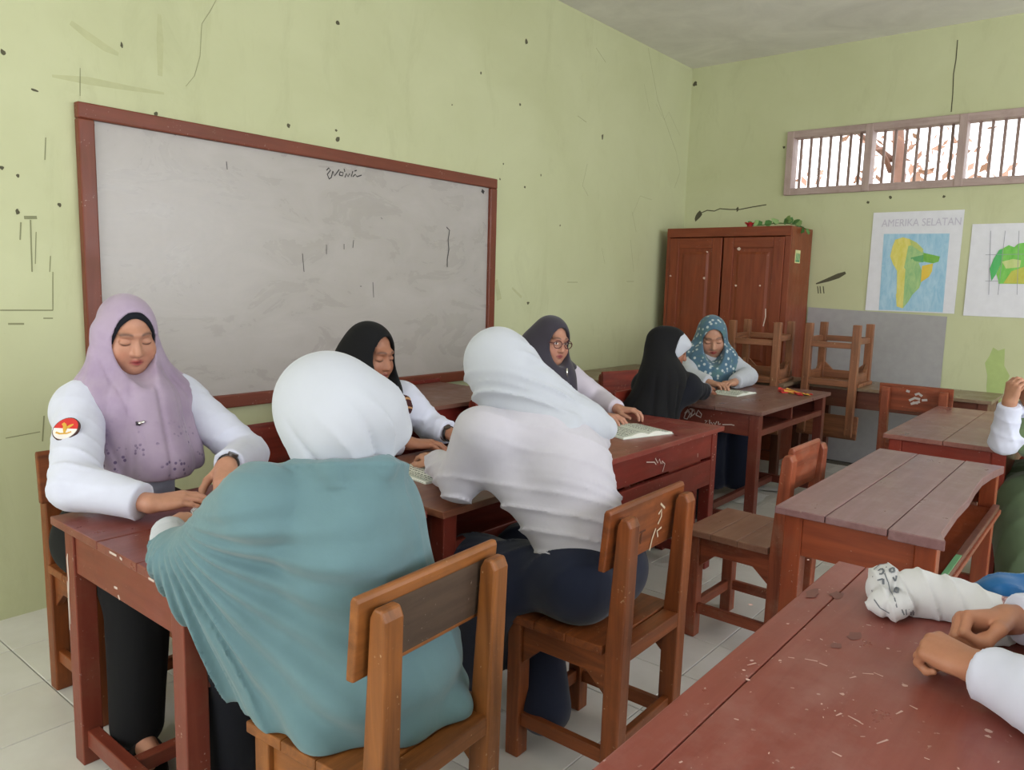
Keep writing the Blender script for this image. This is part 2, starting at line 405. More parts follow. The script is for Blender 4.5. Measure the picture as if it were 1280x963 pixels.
# ---------------------------------------------------------------- furniture
RED = dict(c1=(104, 40, 30), c2=(132, 56, 42), worn=(122, 76, 62))
DK = dict(c1=(86, 36, 28), c2=(112, 50, 38), worn=(96, 64, 54))
def tset(key, c1, c2, worn, top1, top2, topworn, chips=0.6, rough=0.4):
    return {a: wood(key, c1, c2, worn, a, rough, chips) for a in 'xyz'} | {'top': wood(key+'_top', top1, top2, topworn, 'x', 0.34, chips, (200, 180, 170), 0.6, 0.25)}
def table(label, x0, x1, y0, y1, M, T=0.70, planks=(), open_side=None, front='open', panel2=False, divider=False, stretch=True, group=None, edge=None, leg=0.055):
    """school desk along x; front is the y0 side. planks: y positions of the joints in the top"""
    root = empty('school_desk', ((x0+x1)/2, (y0+y1)/2, 0), label, 'table', group)
    ys_ = [y0]+sorted(planks)+[y1]; tt = 0.022
    for i in range(len(ys_)-1):
        a, b = ys_[i]+(0.0012 if i else 0), ys_[i+1]-(0.0012 if i < len(ys_)-2 else 0)
        if edge is not None and i == 0:
            poly = [(x, y) for x, y in edge] + [(x1, b), (x0, b)]
            mbp = MB().prism(poly, 'z', T-tt-0.008, T)
        else:
            mbp = MB().box(x0, x1, a, b, T-tt, T-0.0008*(i % 2))
        wbuild(mbp, 'top_plank', M['top'], root, .0025)
    ix0, ix1, iy0, iy1 = x0+.025, x1-.025, y0+.022, y1-.022
    for lx in (ix0, ix1-leg):
        for ly in (iy0, iy1-leg):
            wbuild(MB().box(lx, lx+leg, ly, ly+leg, 0, T-tt), 'leg', M['z'], root, .003)
    ah = .125
    for ax in (ix0+.006, ix1-.006-.02):
        wbuild(MB().box(ax, ax+.02, iy0+leg, iy1-leg, T-tt-ah, T-tt), 'end_apron', M['y'], root, .002)
    wbuild(MB().box(ix0+leg, ix1-leg, iy1-.026, iy1-.006, T-tt-ah, T-tt), 'back_apron', M['x'], root, .002)
    if front == 'open':
        wbuild(MB().box(ix0+leg, ix1-leg, iy0+.004, iy0+.03, T-tt-ah, T-tt-ah+.034), 'front_rail', M['x'], root, .002)
        wbuild(MB().box(ix0+.03, ix1-.03, iy0+.031, iy1-.027, T-tt-ah-.002, T-tt-ah+.012), 'shelf', M['x'], root)
        if divider:
            xm = (x0+x1)/2
            wbuild(MB().box(xm-.01, xm+.01, iy0+.02, iy1-.027, T-tt-ah+.034, T-tt), 'divider', M['z'], root, .002)
    elif front == 'panel':
        wbuild(MB().box(ix0+leg, ix1-leg, iy0+.004, iy0+.024, T-tt-ah+.008, T-tt), 'front_panel', M['x'], root, .002)
    if panel2:
        wbuild(MB().box(ix0+leg, ix1-leg, iy0+.002, iy0+.022, T-tt-ah-.128, T-tt-ah-.008), 'lower_panel', M['x'], root, .002)
    if stretch:
        for ax in (ix0+.012, ix1-.045):
            wbuild(MB().box(ax, ax+.033, iy0+leg, iy1-leg, .05, .10), 'end_stretcher', M['y'], root, .003)
        ym = (iy0+iy1)/2 + .05
        wbuild(MB().box(ix0+.045, ix1-.045, ym-.016, ym+.016, .055, .095), 'long_stretcher', M['x'], root, .003)
    return root
M_T = tset('red_paint', (100, 40, 30), (124, 54, 42), (128, 84, 66), (112, 52, 44), (136, 72, 62), (142, 104, 94))
M_TA = tset('front_desk', (108, 46, 34), (128, 62, 46), (126, 84, 62), (108, 50, 42), (128, 66, 56), (128, 90, 78), 0.5)
M_TB = tset('mid_desk', (94, 36, 26), (116, 48, 36), (112, 70, 54), (106, 62, 46), (124, 78, 58), (136, 96, 76), 0.3)
M_TC = tset('mid_red_desk', (100, 32, 26), (124, 42, 34), (116, 66, 56), (118, 50, 44), (136, 62, 54), (134, 92, 76), 0.9)
M_TD = tset('dusty_desk', (96, 44, 34), (116, 58, 46), (112, 80, 66), (106, 74, 66), (126, 92, 84), (136, 112, 104), 0.5)
M_TE = tset('worn_desk', (118, 52, 30), (148, 72, 40), (128, 80, 52), (116, 82, 80), (138, 104, 104), (140, 116, 118), 0.4, 0.36)
M_TF = tset('bright_red_desk', (118, 40, 28), (140, 54, 38), (120, 62, 48), (124, 76, 68), (142, 96, 86), (150, 116, 104), 0.4)
M_TG = tset('near_red_desk', (114, 46, 36), (130, 60, 48), (136, 88, 76), (124, 60, 50), (138, 74, 64), (150, 108, 100), 1.0, 0.32)
M_TR = tset('dim_desk', (86, 46, 34), (106, 62, 46), (104, 78, 60), (118, 98, 78), (134, 114, 92), (134, 118, 98), 0.3)

deskA = table('red-brown single desk nearest the camera on the left, woman in lavender hijab leaning on it', .750, 1.488, 1.52, 2.20, M_TA, planks=(1.70, 1.91), front='panel', panel2=True)
deskB = table('small brown-topped desk with an open shelf in front of the woman in black hijab', 1.512, 2.245, 1.48, 2.10, M_TB, planks=(1.79,), front='open')
deskC = table('dark red desk with two solid front panels and white scribble, open book on top', 2.27, 3.435, 1.495, 2.06, M_TC, planks=(1.78,), front='panel', panel2=True)
deskD = table('worn red-brown desk with two open cubbies, heart scribbles and red paper fan on top', 3.985, 5.155, 1.53, 2.10, M_TD, planks=(1.80,), front='open', divider=True)
edgeE = [(2.262, .347)] + [tuple(at(u, v_, z=.70)[:2]) for u, v_ in ((1177,667),(1185,656),(1198,637.6),(1212,623),(1220.6,608.5),(1229,598),(1241,590))] + [(3.45, .358)]
deskE = table('long scuffed desk with mauve-grey planked top and a broken wavy edge', 2.262, 3.45, .347, .808, M_TE, planks=(.49, .66), front='bare', edge=edgeE)
deskF = table('bright red desk in front of the grey panel with the green-clad person leaning on it', 3.84, 5.06, .376, .89, M_TF, planks=(.641,), front='panel')
deskG = table('large glossy red desk in the right foreground with white cloth pouch on it', .45, 1.905, -.14, .515, M_TG, planks=(.452,), front='panel')
deskH = table('dusty desk against the back wall carrying an upturned chair', 5.54, 6.06, .68, 1.86, M_TR, front='panel', stretch=False)
deskI = table('dusty desk in front of the wardrobe, mostly hidden, carrying an upturned chair', 5.32, 5.86, 1.90, 2.70, M_TR, front='panel', stretch=False)
deskJ = table('dusty desk pushed against the green wall between whiteboard and wardrobe', 4.45, 5.65, 2.80, 3.285, M_TR, front='panel')
# teacher's desk below the whiteboard
tk = empty('teacher_desk', (2.75, 2.95, 0), 'wide brown teacher desk standing below the right half of the whiteboard', 'table')
wbuild(MB().box(2.22, 3.262, 2.60, 3.255, .728, .75), 'desk_top', wood('teacher_top', (112, 74, 62), (130, 90, 76), (130, 92, 78), 'x', .4, .2), tk, .003)
wbuild(MB().box(2.22, 3.262, 3.235, 3.259, .75, .772), 'back_rim', M_TC['x'], tk, .003)
wbuild(MB().box(2.25, 3.235, 2.63, 2.65, .655, .728), 'front_apron', M_TC['x'], tk, .003)
for lx in (2.25, 3.175):
    wbuild(MB().box(lx, lx+.06, 2.65, 3.20, .02, .728), 'side_panel', M_TC['z'], tk, .003)
wbuild(MB().box(2.31, 3.175, 3.18, 3.20, .10, .728), 'modesty_panel', M_TC['x'], tk, .003)
# scribbles on desks
M_CHALK = plain('scratched_white', (196, 178, 168), 0.8)
def scrib(root, name, strokes, wd, nrm, m=None, **kw):
    mb = MB()
    for s_ in strokes: mb.ribbon([at(u, v_, **kw) for u, v_ in s_], wd, nrm, .0008)
    wbuild(mb, name, m or M_CHALK, root)
scrib(deskC, 'white_scribble', [[(808,578),(818,578),(820,581)],[(819,573),(822,579),(824,574),(826,580),(828,576)],[(828,580),(828,577),(831,580),(828,590)],[(872,567),(872,572)]], .004, (0,-1,0), y=1.518)
scrib(deskD, 'heart_scribble', [[(855,523),(857,517),(860,514),(862,519),(868,512),(869,517),(862,522)],[(862,512),(864,511),(866,514)],[(870,519),(873,513),(877,518),(876,522),(870,519)],[(868,513),(866,511),(864,520)],[(855,523),(859,524),(863,517),(860,512),(856,517)]], .006, (-1,0,0), x=4.0135)
scrib(deskD, 'scratched_letters', [[(881,526),(884,526),(881,530),(885,530)],[(887,525),(887,531),(889,528),(891,531)],[(892,528),(894,531),(896,527)],[(898,527),(898,531),(901,530)],[(903,531),(906,531),(914,531),(918,532)]], .005, (-1,0,0), x=4.0135)
# green ruler lying on the shelf end of the scuffed desk
shelfE = wbuild(MB().box(2.37, 3.37, .345, .70, .530, .546), 'shelf', M_TE['x'], deskE)
wbuild(MB().box(2.36, 3.36, .350, .372, .546, .566), 'shelf_lip', M_TR['x'], deskE, .002)

wbuild(MB().ribbon([(.775, 2.160, .60), (.775, 2.165, .585), (.775, 2.162, .53), (.775, 2.168, .48), (.775, 2.164, .40)], [.004, .010, .008, .007, .004], (-1, 0, 0), .0008).ribbon([(.775, 2.172, .52), (.775, 2.172, .38)], .004, (-1, 0, 0), .0008), 'white_paint_streak', M_CHALK, deskA)
scrib(deskA, 'edge_chips', [[(137, 690), (146, 695)], [(150, 697), (153, 700)], [(143, 734), (147, 736)], [(148, 744), (150, 750)], [(186, 723), (193, 727)]], .006, (-1, 0, 0), x=.7495)
# scratches and bare chips on the near desk top
sc_ = MB(); zt = .7006
for u, v_, a, b in ((1131,857,.005,.004),(1236,914,.006,.005),(1110,811,.004,.003),(940,826,.004,.003),(1053,868,.004,.004),(938,756,.006,.004),(975,826,.004,.003),(1235,921,.004,.004),(930,838,.003,.003),(1010,700,.004,.003),(935,850,.003,.004),(985,780,.003,.003)):
    c = at(u, v_, z=zt); n9 = [(c[0]+a*math.cos(t)*(.7+.6*rnd.random()), c[1]+b*math.sin(t)*(.7+.6*rnd.random()), zt) for t in np.linspace(0, 2*PI, 8)[:-1]]
    sc_.add(n9, [tuple(range(7))])
for pts in ([(1006,824),(1022,827)],[(1024,829),(1034,833)],[(1078,842),(1092,843)],[(1092,841),(1104,846)],[(1137,882),(1147,887)],[(1060,895),(1075,903)],[(1040,940),(1052,946)],[(1096,930),(1110,925)],[(985,822),(993,823)],[(1045,895),(1052,892)],[(1120,893),(1128,889)],[(934,832),(945,829)],[(1062,848),(1070,846)]):
    sc_.ribbon([at(u, v_, z=zt) for u, v_ in pts], [.002, .0035], (0, 0, 1), 0)
for _ in range(60):
    x, y = rnd.uniform(.75, 1.5), rnd.uniform(.02, .45); a = rnd.uniform(0, 6.28); L = rnd.uniform(.002, .008)
    sc_.ribbon([(x, y, zt), (x+L*math.cos(a), y+L*math.sin(a), zt)], rnd.uniform(.0012, .0028), (0, 0, 1), 0)
tag(wbuild(sc_, 'bare_chips', plain('chip_pink', (196, 160, 150), .7), deskG), kind='stuff')
dk_ = MB()
for u, v_, a, b in ((1016,742,.03,.014),(1046,744,.024,.012),(1068,795,.025,.012),(1046,807,.014,.009)):
    c = at(u, v_, z=zt); n9 = [(c[0]+a*math.cos(t)*(.6+.7*rnd.random()), c[1]+b*math.sin(t)*(.6+.7*rnd.random()), zt) for t in np.linspace(0, 2*PI, 12)[:-1]]
    dk_.add(n9, [tuple(range(11))])
tag(wbuild(dk_, 'ink_smudges', plain('ink_smudge', (112, 66, 60), .5), deskG), kind='stuff')

# chairs ----------------------------------------------------------
def chair_mats(key, c1, c2, worn, board=None):
    d = {a: wood(key, tuple(q*.86 for q in c1), tuple(q*1.06 for q in c2), worn, a, 0.44, 0.6, (206, 176, 136), 0.65, 0.15) for a in 'xyz'}
    d['board'] = wood(key+'_board', *board, 'x', 0.45, 0.35, (200, 190, 170), 0.7) if board else d['x']
    return d
M_TEN = plain('dark_end_grain', (52, 38, 28), 0.8)
def chair(label, loc, rot, M, group=None, board_panel=None, bw=.205, seat=None):
    """wooden school chair, sitter faces local +y"""
    r = empty('school_chair', loc, label, 'chair', group, rot)
    def P(mb, nm, m, bev=.003): return mb.build(nm, m, r, bev)
    for sx in (-1, 1):
        a, b = sorted((sx*.135, sx*.184))
        P(MB().box(a, b, .135, .18, 0, .405), 'leg', M['z'], .004)
        # rear post: foot to rounded, slightly raked top (outline in y-z)
        prof = [(-.185, 0), (-.135, 0), (-.138, .43), (-.158, .755), (-.168, .775), (-.188, .775), (-.198, .755), (-.190, .43)]
        P(MB().prism(prof, 'x', a, b), 'rear_post', M['z'], .005)
    for j, (ya, yb) in enumerate(((-.135, -.02), (-.02, .085), (.085, .198))):
        P(MB().box(-.192, .192, ya+.0008, yb-.0008, .405, .430-.0006*(j == 1)), 'seat_board', seat or M['x'], .003)
    P(MB().box(-.137, .137, -.186, -.139, .385, .428), 'seat_rail', M['x'], .003)
    hz = [(-.138, .405), (-.138, .285), (-.075, .345), (.075, .345), (.138, .285), (.138, .405)]
    P(MB().prism([(q[1], q[0]) for q in hz], 'y', .150, .170), 'front_apron', M['x'])
    for sx in (-1, 1):
        a, b = sorted((sx*.150, sx*.172))
        P(MB().prism([(y, z) for y, z in [(-.138, .405), (-.138, .285), (-.075, .340), (.075, .340), (.135, .285), (.135, .405)]], 'x', a, b), 'side_apron', M['y'])
        a, b = sorted((sx*.15, sx*.172))
        P(MB().box(a, b, -.137, .137, .095, .135), 'side_stretcher', M['y'])
        for yy in (.142, -.178):
            a, b = sorted((sx*.1825, sx*.1838))
            P(MB().box(a, b, yy, yy+.03, .355, .385), 'tenon', M_TEN, 0)
    P(MB().box(-.138, .138, .148, .170, .095, .135), 'front_stretcher', M['x'])
    P(MB().box(-.138, .138, -.172, -.150, .125, .165), 'back_stretcher', M['x'])
    dy = 0 if bw > .15 else -.032
    bp = [(y+dy, z) for y, z in [(-.139, .632), (-.119, .632), (-.131, .785), (-.136, .795), (-.148, .795), (-.152, .785)]]
    brd = P(MB().prism(bp, 'x', -bw, bw), 'backrest', M['x'], .004)
    if board_panel:
        MB().add([(-.165, -.1441, .645), (.165, -.1441, .645), (.165, -.1523, .765), (-.165, -.1523, .765)], [(0, 1, 2, 3)]).build('board_facing', board_panel, brd)
    return r
M_C1 = chair_mats('orange_chair', (118, 68, 30), (146, 90, 44), (104, 66, 38))
M_C2 = chair_mats('brown_chair', (108, 54, 26), (136, 74, 36), (96, 60, 36))
M_CE = chair_mats('redwood_chair', (116, 54, 34), (146, 76, 50), (150, 112, 90))
M_CR = chair_mats('red_chair', (104, 36, 26), (126, 48, 34), (110, 62, 48))
M_CU = chair_mats('pale_chair', (120, 74, 50), (148, 98, 68), (120, 88, 66))
R_ = math.radians
chair1 = chair('orange-brown chair with a dark backrest facing, girl in teal shawl sitting on it', (1.015, 1.175, 0), (0, 0, R_(4)), M_C1, board_panel=wood('dark_facing', (62, 48, 38), (84, 66, 52), (100, 84, 68), 'x', .7, .3))
chair2 = chair('brown chair with graffiti on its backrest under the girl in the navy skirt', (1.785, 1.125, 0), (0, 0, R_(1)), M_C2)
chairE = chair('empty reddish chair with pale chipped post between the brown chair and the scuffed desk', (2.835, 1.09, 0), (0, 0, R_(-1)), M_CE, bw=.1375, seat=wood('dusty_seat', (128, 88, 72), (150, 110, 92), (160, 124, 108), 'x', .36, .3))
chair3 = chair('chair under the woman in lavender hijab, back to the green wall', (1.06, 2.455, 0), (0, 0, R_(180)), M_C2)
chair4 = chair('red chair under the woman in black hijab below the whiteboard', (1.74, 2.42, 0), (0, 0, R_(180)), M_CR)
chair5 = chair('red chair under the woman with glasses', (2.93, 2.33, 0), (0, 0, R_(180)), M_CR)
chair6 = chair('empty red chair beside the girl in black, before the desk at the green wall', (4.36, 2.50, 0), (0, 0, R_(166)), M_CR)
chair7 = chair('chair under the girl in the long black veil', (3.64, 1.98, 0), (0, 0, R_(180)), M_CR)
chair8 = chair('chair under the woman in patterned blue hijab', (4.92, 2.32, 0), (0, 0, R_(180)), M_CR)
chair9 = chair('dark chair with white scraped backrest behind the bright red desk', (5.30, 1.035, 0), (0, 0, R_(-90)), M_CE)
chair10 = chair('upturned chair resting on the desk at the back wall before the grey panel', (5.665, 1.655, 1.131), (0, PI, R_(-90)), M_CU)
chair11 = chair('upturned chair resting on a desk in front of the wardrobe', (5.44, 2.13, 1.131), (0, PI, R_(-86)), M_CU)
chair12 = chair('chair under the green-clad person at the right edge', (4.25, .06, 0), (0, 0, R_(0)), M_C2)
chair13 = chair('chair at the foreground desk under the person whose hands rest on it', (1.50, -.36, 0), (0, 0, R_(0)), M_C1)
def chair_scrib(ch, name, strokes, m, wd=.006):
    bk_ = [o for o in bpy.data.objects if o.parent == ch and o.name.startswith('backrest')][0]
    mb = MB()
    for s_ in strokes:   # local x, z on the rear face of the board
        mb.ribbon([(x, -.1386-(z-.62)*.0848, z) for x, z in s_], wd, (0, -1, 0), .0012)
    mb.build(name, m, bk_)
chair_scrib(chair2, 'white_scratches', [[(.06,.70),(.075,.72),(.07,.74),(.055,.73)],[(.07,.66),(.06,.68),(.085,.685)],[(.03,.63),(.035,.66),(.05,.69)],[(.09,.74),(.06,.76)]], plain('scraped_wood', (196, 176, 150), .8))
chair_scrib(chair2, 'carved_letters', [[(-.13,.665),(-.13,.70),(-.10,.70)],[(-.13,.683),(-.105,.683)],[(-.08,.665),(-.08,.70),(-.05,.665),(-.05,.70)],[(-.03,.665),(-.03,.70)],[(-.045,.70),(-.01,.70)]], plain('carved_dark', (84, 46, 24), .8), .005)
chair_scrib(chair9, 'white_scrapes', [[(-.03,.70),(.0,.72),(.03,.715)],[(-.01,.69),(.02,.69)],[(.0,.74),(.02,.75),(.04,.735)],[(-.02,.68),(.03,.70)],[(.04,.71),(.07,.715)],[(-.05,.76),(-.03,.755)]], plain('scraped_white', (190, 180, 176), .8), .014)

# wardrobe ----------------------------------------------------------
M_W = {a: wood('wardrobe_wood', (110, 48, 26), (136, 66, 38), (122, 70, 46), a, .4, .25) for a in 'xyz'}
cx0, cx1, cy0, cy1, ch_ = 5.93, 6.40, 2.145, 3.20, 1.845
cb = empty('wardrobe', ((cx0+cx1)/2, (cy0+cy1)/2, 0), 'tall red-brown two-door wardrobe in the corner of the room', 'cabinet')
wbuild(MB().box(cx0+.02, cx1, cy0, cy0+.022, 0, ch_), 'side_panel', M_W['z'], cb, .002)
wbuild(MB().box(cx0+.02, cx1, cy1-.022, cy1, 0, ch_), 'side_panel', M_W['z'], cb, .002)
wbuild(MB().box(cx1-.012, cx1-.001, cy0+.022, cy1-.022, .08, ch_), 'back_panel', M_W['z'], cb)
wbuild(MB().box(cx0+.02, cx1-.012, cy0+.022, cy1-.022, ch_-.02, ch_), 'top_panel', M_W['y'], cb)
wbuild(MB().box(cx0+.02, cx1-.012, cy0+.022, cy1-.022, .06, .08), 'bottom_panel', M_W['y'], cb)
wbuild(MB().box(cx0-.004, cx0+.02, cy0, cy1, ch_-.075, ch_), 'cornice', M_W['y'], cb, .004)
wbuild(MB().box(cx0, cx0+.02, cy0, cy1, 0, .08), 'plinth', M_W['y'], cb, .003)
for a, b in ((cy0, cy0+.045), (cy1-.03, cy1)):
    wbuild(MB().box(cx0, cx0+.02, a, b, .08, ch_-.075), 'front_stile', M_W['z'], cb, .003)
def door(y0, y1, nm):
    z0, z1, s_ = .085, ch_-.082, .085
    d = wbuild(MB().box(cx0+.004, cx0+.018, y0+s_-.01, y1-s_+.01, z0+s_, z1-s_), nm, M_W['z'], cb)
    for a, b, c, e, m_ in ((y0, y0+s_, z0, z1, 'z'), (y1-s_, y1, z0, z1, 'z'), (y0+s_, y1-s_, z1-s_, z1, 'y'), (y0+s_, y1-s_, .66, .75, 'y'), (y0+s_, y1-s_, z0, z0+s_, 'y')):
        wbuild(MB().box(cx0-.006, cx0+.019, a, b, c, e), 'door_stile' if m_ == 'z' else 'door_rail', M_W[m_], cb, .004).parent = d
    for o in bpy.data.objects:
        if o.parent == d: o.location = (0, 0, 0)
    for ya, yb, za, zb in ((y0+s_+.028, y1-s_-.028, .75+.03, z1-s_-.03), (y0+s_+.028, y1-s_-.028, z0+s_+.03, .66-.03)):
        p_ = MB().add([(cx0+.004, ya, za), (cx0+.004, yb, za), (cx0+.004, yb, zb), (cx0+.004, ya, zb), (cx0-.004, ya+.02, za+.02), (cx0-.004, yb-.02, za+.02), (cx0-.004, yb-.02, zb-.02), (cx0-.004, ya+.02, zb-.02)], [(4,5,6,7),(0,1,5,4),(1,2,6,5),(2,3,7,6),(3,0,4,7)])
        q = wbuild(p_, 'raised_panel', M_W['z'], cb); q.parent = d
    return d
dl = door(2.70, cy1-.034, 'left_door'); dr = door(cy0+.047, 2.686, 'right_door')
chp = MB()
for u, v_, a in ((884,315,.008),(880,348,.012),(838,345,.01),(924,311,.016),(920,357,.01),(950,357,.008)): blob(chp, at(u, v_, x=cx0-.0075), (-1, 0, 0), a, a*.8)
chp.ribbon([at(u, v_, x=cx0-.0075) for u, v_ in ((957,386),(957,396),(954,408))], .009, (-1, 0, 0), .0006)
wbuild(chp, 'paint_chips', plain('pale_chip', (215, 190, 175), .8), cb)['kind'] = 'stuff'
# sticker on the side
st = MB(); c = at(997, 321, y=cy0-.001)
st.box(c[0]-.055, c[0]+.055, cy0-.002, cy0, c[2]-.05, c[2]+.05)
sk = wbuild(st, 'sticker', plain('sticker_paper', (205, 205, 150), .7), cb)
sg = MB()
for dx in (-.035, -.012, .012, .035): sg.ribbon([(c[0]+dx, cy0-.002, c[2]-.03), (c[0]+dx+.008, cy0-.002, c[2]+.025)], .014, (0, -1, 0), .0005)
sg.ribbon([(c[0]-.045, cy0-.002, c[2]-.035), (c[0]+.045, cy0-.002, c[2]-.035)], .012, (0, -1, 0), .0005)
q = wbuild(sg, 'sticker_print', plain('sticker_green', (70, 140, 96), .7), cb)
# ivy sprig and red flower on top
def leafpts(c, d, nrm, L, W):
    d = np.array(d, float); d /= np.linalg.norm(d); s_ = np.cross(d, nrm); s_ /= np.linalg.norm(s_)+1e-9
    return [c, c+d*L*.35+s_*W*.5, c+d*L*.75+s_*W*.35, c+d*L, c+d*L*.75-s_*W*.35, c+d*L*.35-s_*W*.5, c+d*L*.5-np.array(nrm)*.006]
iv = empty('ivy_sprig', (6.05, 2.3, ch_), 'green artificial ivy sprig trailing over the top corner of the wardrobe', 'plant')
pts = [(6.0, 2.52, ch_+.012), (6.02, 2.42, ch_+.015), (6.05, 2.33, ch_+.03), (6.1, 2.24, ch_+.03), (6.14, 2.17, ch_+.018), (6.15, 2.12, ch_-.01), (6.15, 2.08, ch_-.045)]
wbuild(MB().tube(pts, .004, 6), 'vine', plain('vine_stem', (70, 96, 44), .7), iv, smooth=True)
lv = random.Random(9)
for i in range(20):
    t = lv.random()*(len(pts)-1.01); i0 = int(t); p = np.array(pts[i0])*(1-t+i0)+np.array(pts[i0+1])*(t-i0)
    if t < 1.5 and lv.random() < .5: continue
    d = np.array([lv.uniform(-1, .5), lv.uniform(-1, 1), lv.uniform(.1, 1.0) if t < 4 else lv.uniform(-.7, .5)])
    lf = MB().add(leafpts(p, d, (lv.uniform(-1, -.3), lv.uniform(-.5, .2), .6), lv.uniform(.05, .085), lv.uniform(.05, .07)), [(0,1,6),(1,2,6),(2,3,6),(3,4,6),(4,5,6),(5,0,6)])
    wbuild(lf, 'leaf', plain('ivy_leaf' if i % 3 else 'ivy_leaf_pale', (76, 122, 62) if i % 3 else (130, 160, 96), .5), iv, smooth=True)
fl = empty('red_cloth_flower', (6.0, 2.50, ch_), 'small red cloth flower lying on top of the wardrobe', 'flower')
fm = plain('red_cloth', (200, 40, 44), .7)
for i in range(7):
    a = 2*PI*i/7; d = np.array([math.cos(a), math.sin(a), .55]); c = np.array([5.99, 2.505, ch_+.012])
    wbuild(MB().add(leafpts(c, d, (-d[0]*.5, -d[1]*.5, .8), .055, .05), [(0,1,6),(1,2,6),(2,3,6),(3,4,6),(4,5,6),(5,0,6)]), 'petal', fm, fl, smooth=True)
wbuild(MB().tube([(5.99, 2.505, ch_), (5.99, 2.505, ch_+.03)], .022, 10), 'flower_heart', plain('dark_red', (150, 24, 30), .7), fl, smooth=True)

# grey panel and maps on the back wall -----------------------------
gp = empty('grey_panel', (6.39, 1.62, 0), 'tall plain grey board leaning on the back wall behind the desks', 'panel')
wbuild(MB().add([(6.372, 1.115, 0), (6.372, 2.135, 0), (6.412, 2.135, 1.222), (6.412, 1.125, 1.192), (6.362, 1.115, 0), (6.362, 2.135, 0), (6.402, 2.135, 1.222), (6.402, 1.125, 1.192)], [(0,1,2,3),(7,6,5,4),(0,4,5,1),(1,5,6,2),(2,6,7,3),(3,7,4,0)]), 'board', plain('grey_board', (158, 156, 156), .6, noise=.05), gp)
M_PAPER = plain('poster_paper', (222, 222, 228), .75, noise=.03)
def poster(name, label, y0, y1, z0, z1, seed, amp=.006):
    r = random.Random(seed); nx, nz = 14, 16
    root = empty(name, (BX-.004, (y0+y1)/2, z0), label, 'map')
    def X(y, z):
        s_, t = (y-y0)/(y1-y0), (z-z0)/(z1-z0)
        return BX-.003-amp*(.5+.5*math.sin(5*s_+3*t+seed))*(1-t) - amp*.6*(.5+.5*math.sin(11*s_*t+2*seed))*(1-.6*t)
    vs = []; fs = []
    for i in range(nx+1):
        for j in range(nz+1):
            y = y0+(y1-y0)*i/nx; z = z0+(z1-z0)*j/nz; vs.append((X(y, z), y, z))
    for i in range(nx):
        for j in range(nz):
            a = i*(nz+1)+j; fs.append((a, a+nz+1, a+nz+2, a+1))
    o = wbuild(MB().add(vs, fs), 'paper', M_PAPER, root, smooth=True)
    return root, X
def patch(root, X, name, poly, m, lift, sub=8):
    """flat coloured area drawn on the paper: poly in (y, z), fanned from its centre and following the paper"""
    poly = np.array(poly, float); P2 = []
    for i in range(len(poly)):
        a, b = poly[i], poly[(i+1) % len(poly)]
        n = max(1, int(np.linalg.norm(b-a)/.03))
        for j in range(n): P2.append(a+(b-a)*j/n)
    me = bpy.data.meshes.new('t'); bm = bmesh.new()
    vs = [bm.verts.new((0, p[0], p[1])) for p in P2]; f = bm.faces.new(vs)
    r = bmesh.ops.triangulate(bm, faces=[f])
    for v_ in bm.verts: v_.co.x = X(v_.co.y, v_.co.z)-lift
    base = Vector(root.location)
    for v_ in bm.verts: v_.co -= base
    me.name = name; bm.to_mesh(me); bm.free(); me.materials.append(m)
    return link(name, me, root)
def pcol(name, c1, c2):
    k = N(name); v = k.coord('Object'); n_ = k.noise(k.coord('Object', (1, 3, 1)), 9, 5, .7, .5)
    k.set(Base_Color=k.ramp(n_, [(.35, lin(c1)), (.65, lin(c2))]), Roughness=.8); return k.m
sa, X1 = poster('wall_map', 'hand-drawn paper map headed AMERIKA SELATAN with blue sea, taped to the back wall', 1.082, 1.698, 1.215, 1.965, 1, .0012)
def m1(u, v_): p = at(u, v_, x=BX); return (p[1], p[2])
def zc(u, v_):   # pixel of the 1280x931 crop of region 1060,250,1280,410
    return m1(1060+u*220/1280, 250+v_*160/931)
patch(sa, X1, 'sea', [zc(262,248),(zc(740,245)),zc(690,818),zc(225,800)], pcol('crayon_sea', (146, 190, 216), (176, 208, 226)), .0012)
patch(sa, X1, 'west_land', [zc(*q) for q in ((345,290),(400,272),(450,285),(460,330),(400,350),(360,370),(360,440),(400,480),(430,520),(420,600),(400,700),(400,790),(355,775),(350,690),(375,620),(375,545),(330,470),(308,410),(325,340))], pcol('crayon_yellow', (214, 204, 96), (226, 216, 130)), .0024)
patch(sa, X1, 'mid_land', [zc(*q) for q in ((400,350),(460,320),(540,355),(560,400),(550,450),(470,470),(540,520),(540,580),(520,640),(470,690),(440,740),(400,790),(400,700),(420,600),(430,520),(400,480),(360,440),(360,370))], pcol('crayon_pale_green', (140, 186, 130), (176, 204, 140)), .0023)
patch(sa, X1, 'north_east_land', [zc(*q) for q in ((550,385),(670,412),(660,450),(620,462),(550,450))], pcol('crayon_green', (104, 168, 70), (130, 184, 84)), .0024)
patch(sa, X1, 'amazon_land', [zc(*q) for q in ((460,420),(550,400),(550,455),(450,440))], pcol('crayon_mid_green', (88, 160, 104), (112, 172, 112)), .0026)
patch(sa, X1, 'east_land', [zc(*q) for q in ((540,480),(620,462),(612,520),(590,560),(530,600),(535,540))], pcol('crayon_orange', (228, 190, 70), (222, 200, 90)), .0024)
patch(sa, X1, 'guiana_land', [zc(*q) for q in ((450,285),(500,310),(550,360),(540,385),(460,330))], pcol('crayon_olive', (170, 190, 110), (200, 204, 120)), .0025)
cu = bpy.data.curves.new('t', 'FONT'); cu.body = 'AMERIKA SELATAN'; cu.size = .078; cu.align_x = 'CENTER'; cu.align_y = 'CENTER'
to = bpy.data.objects.new('t', cu); COL.objects.link(to)
bpy.context.view_layer.update()
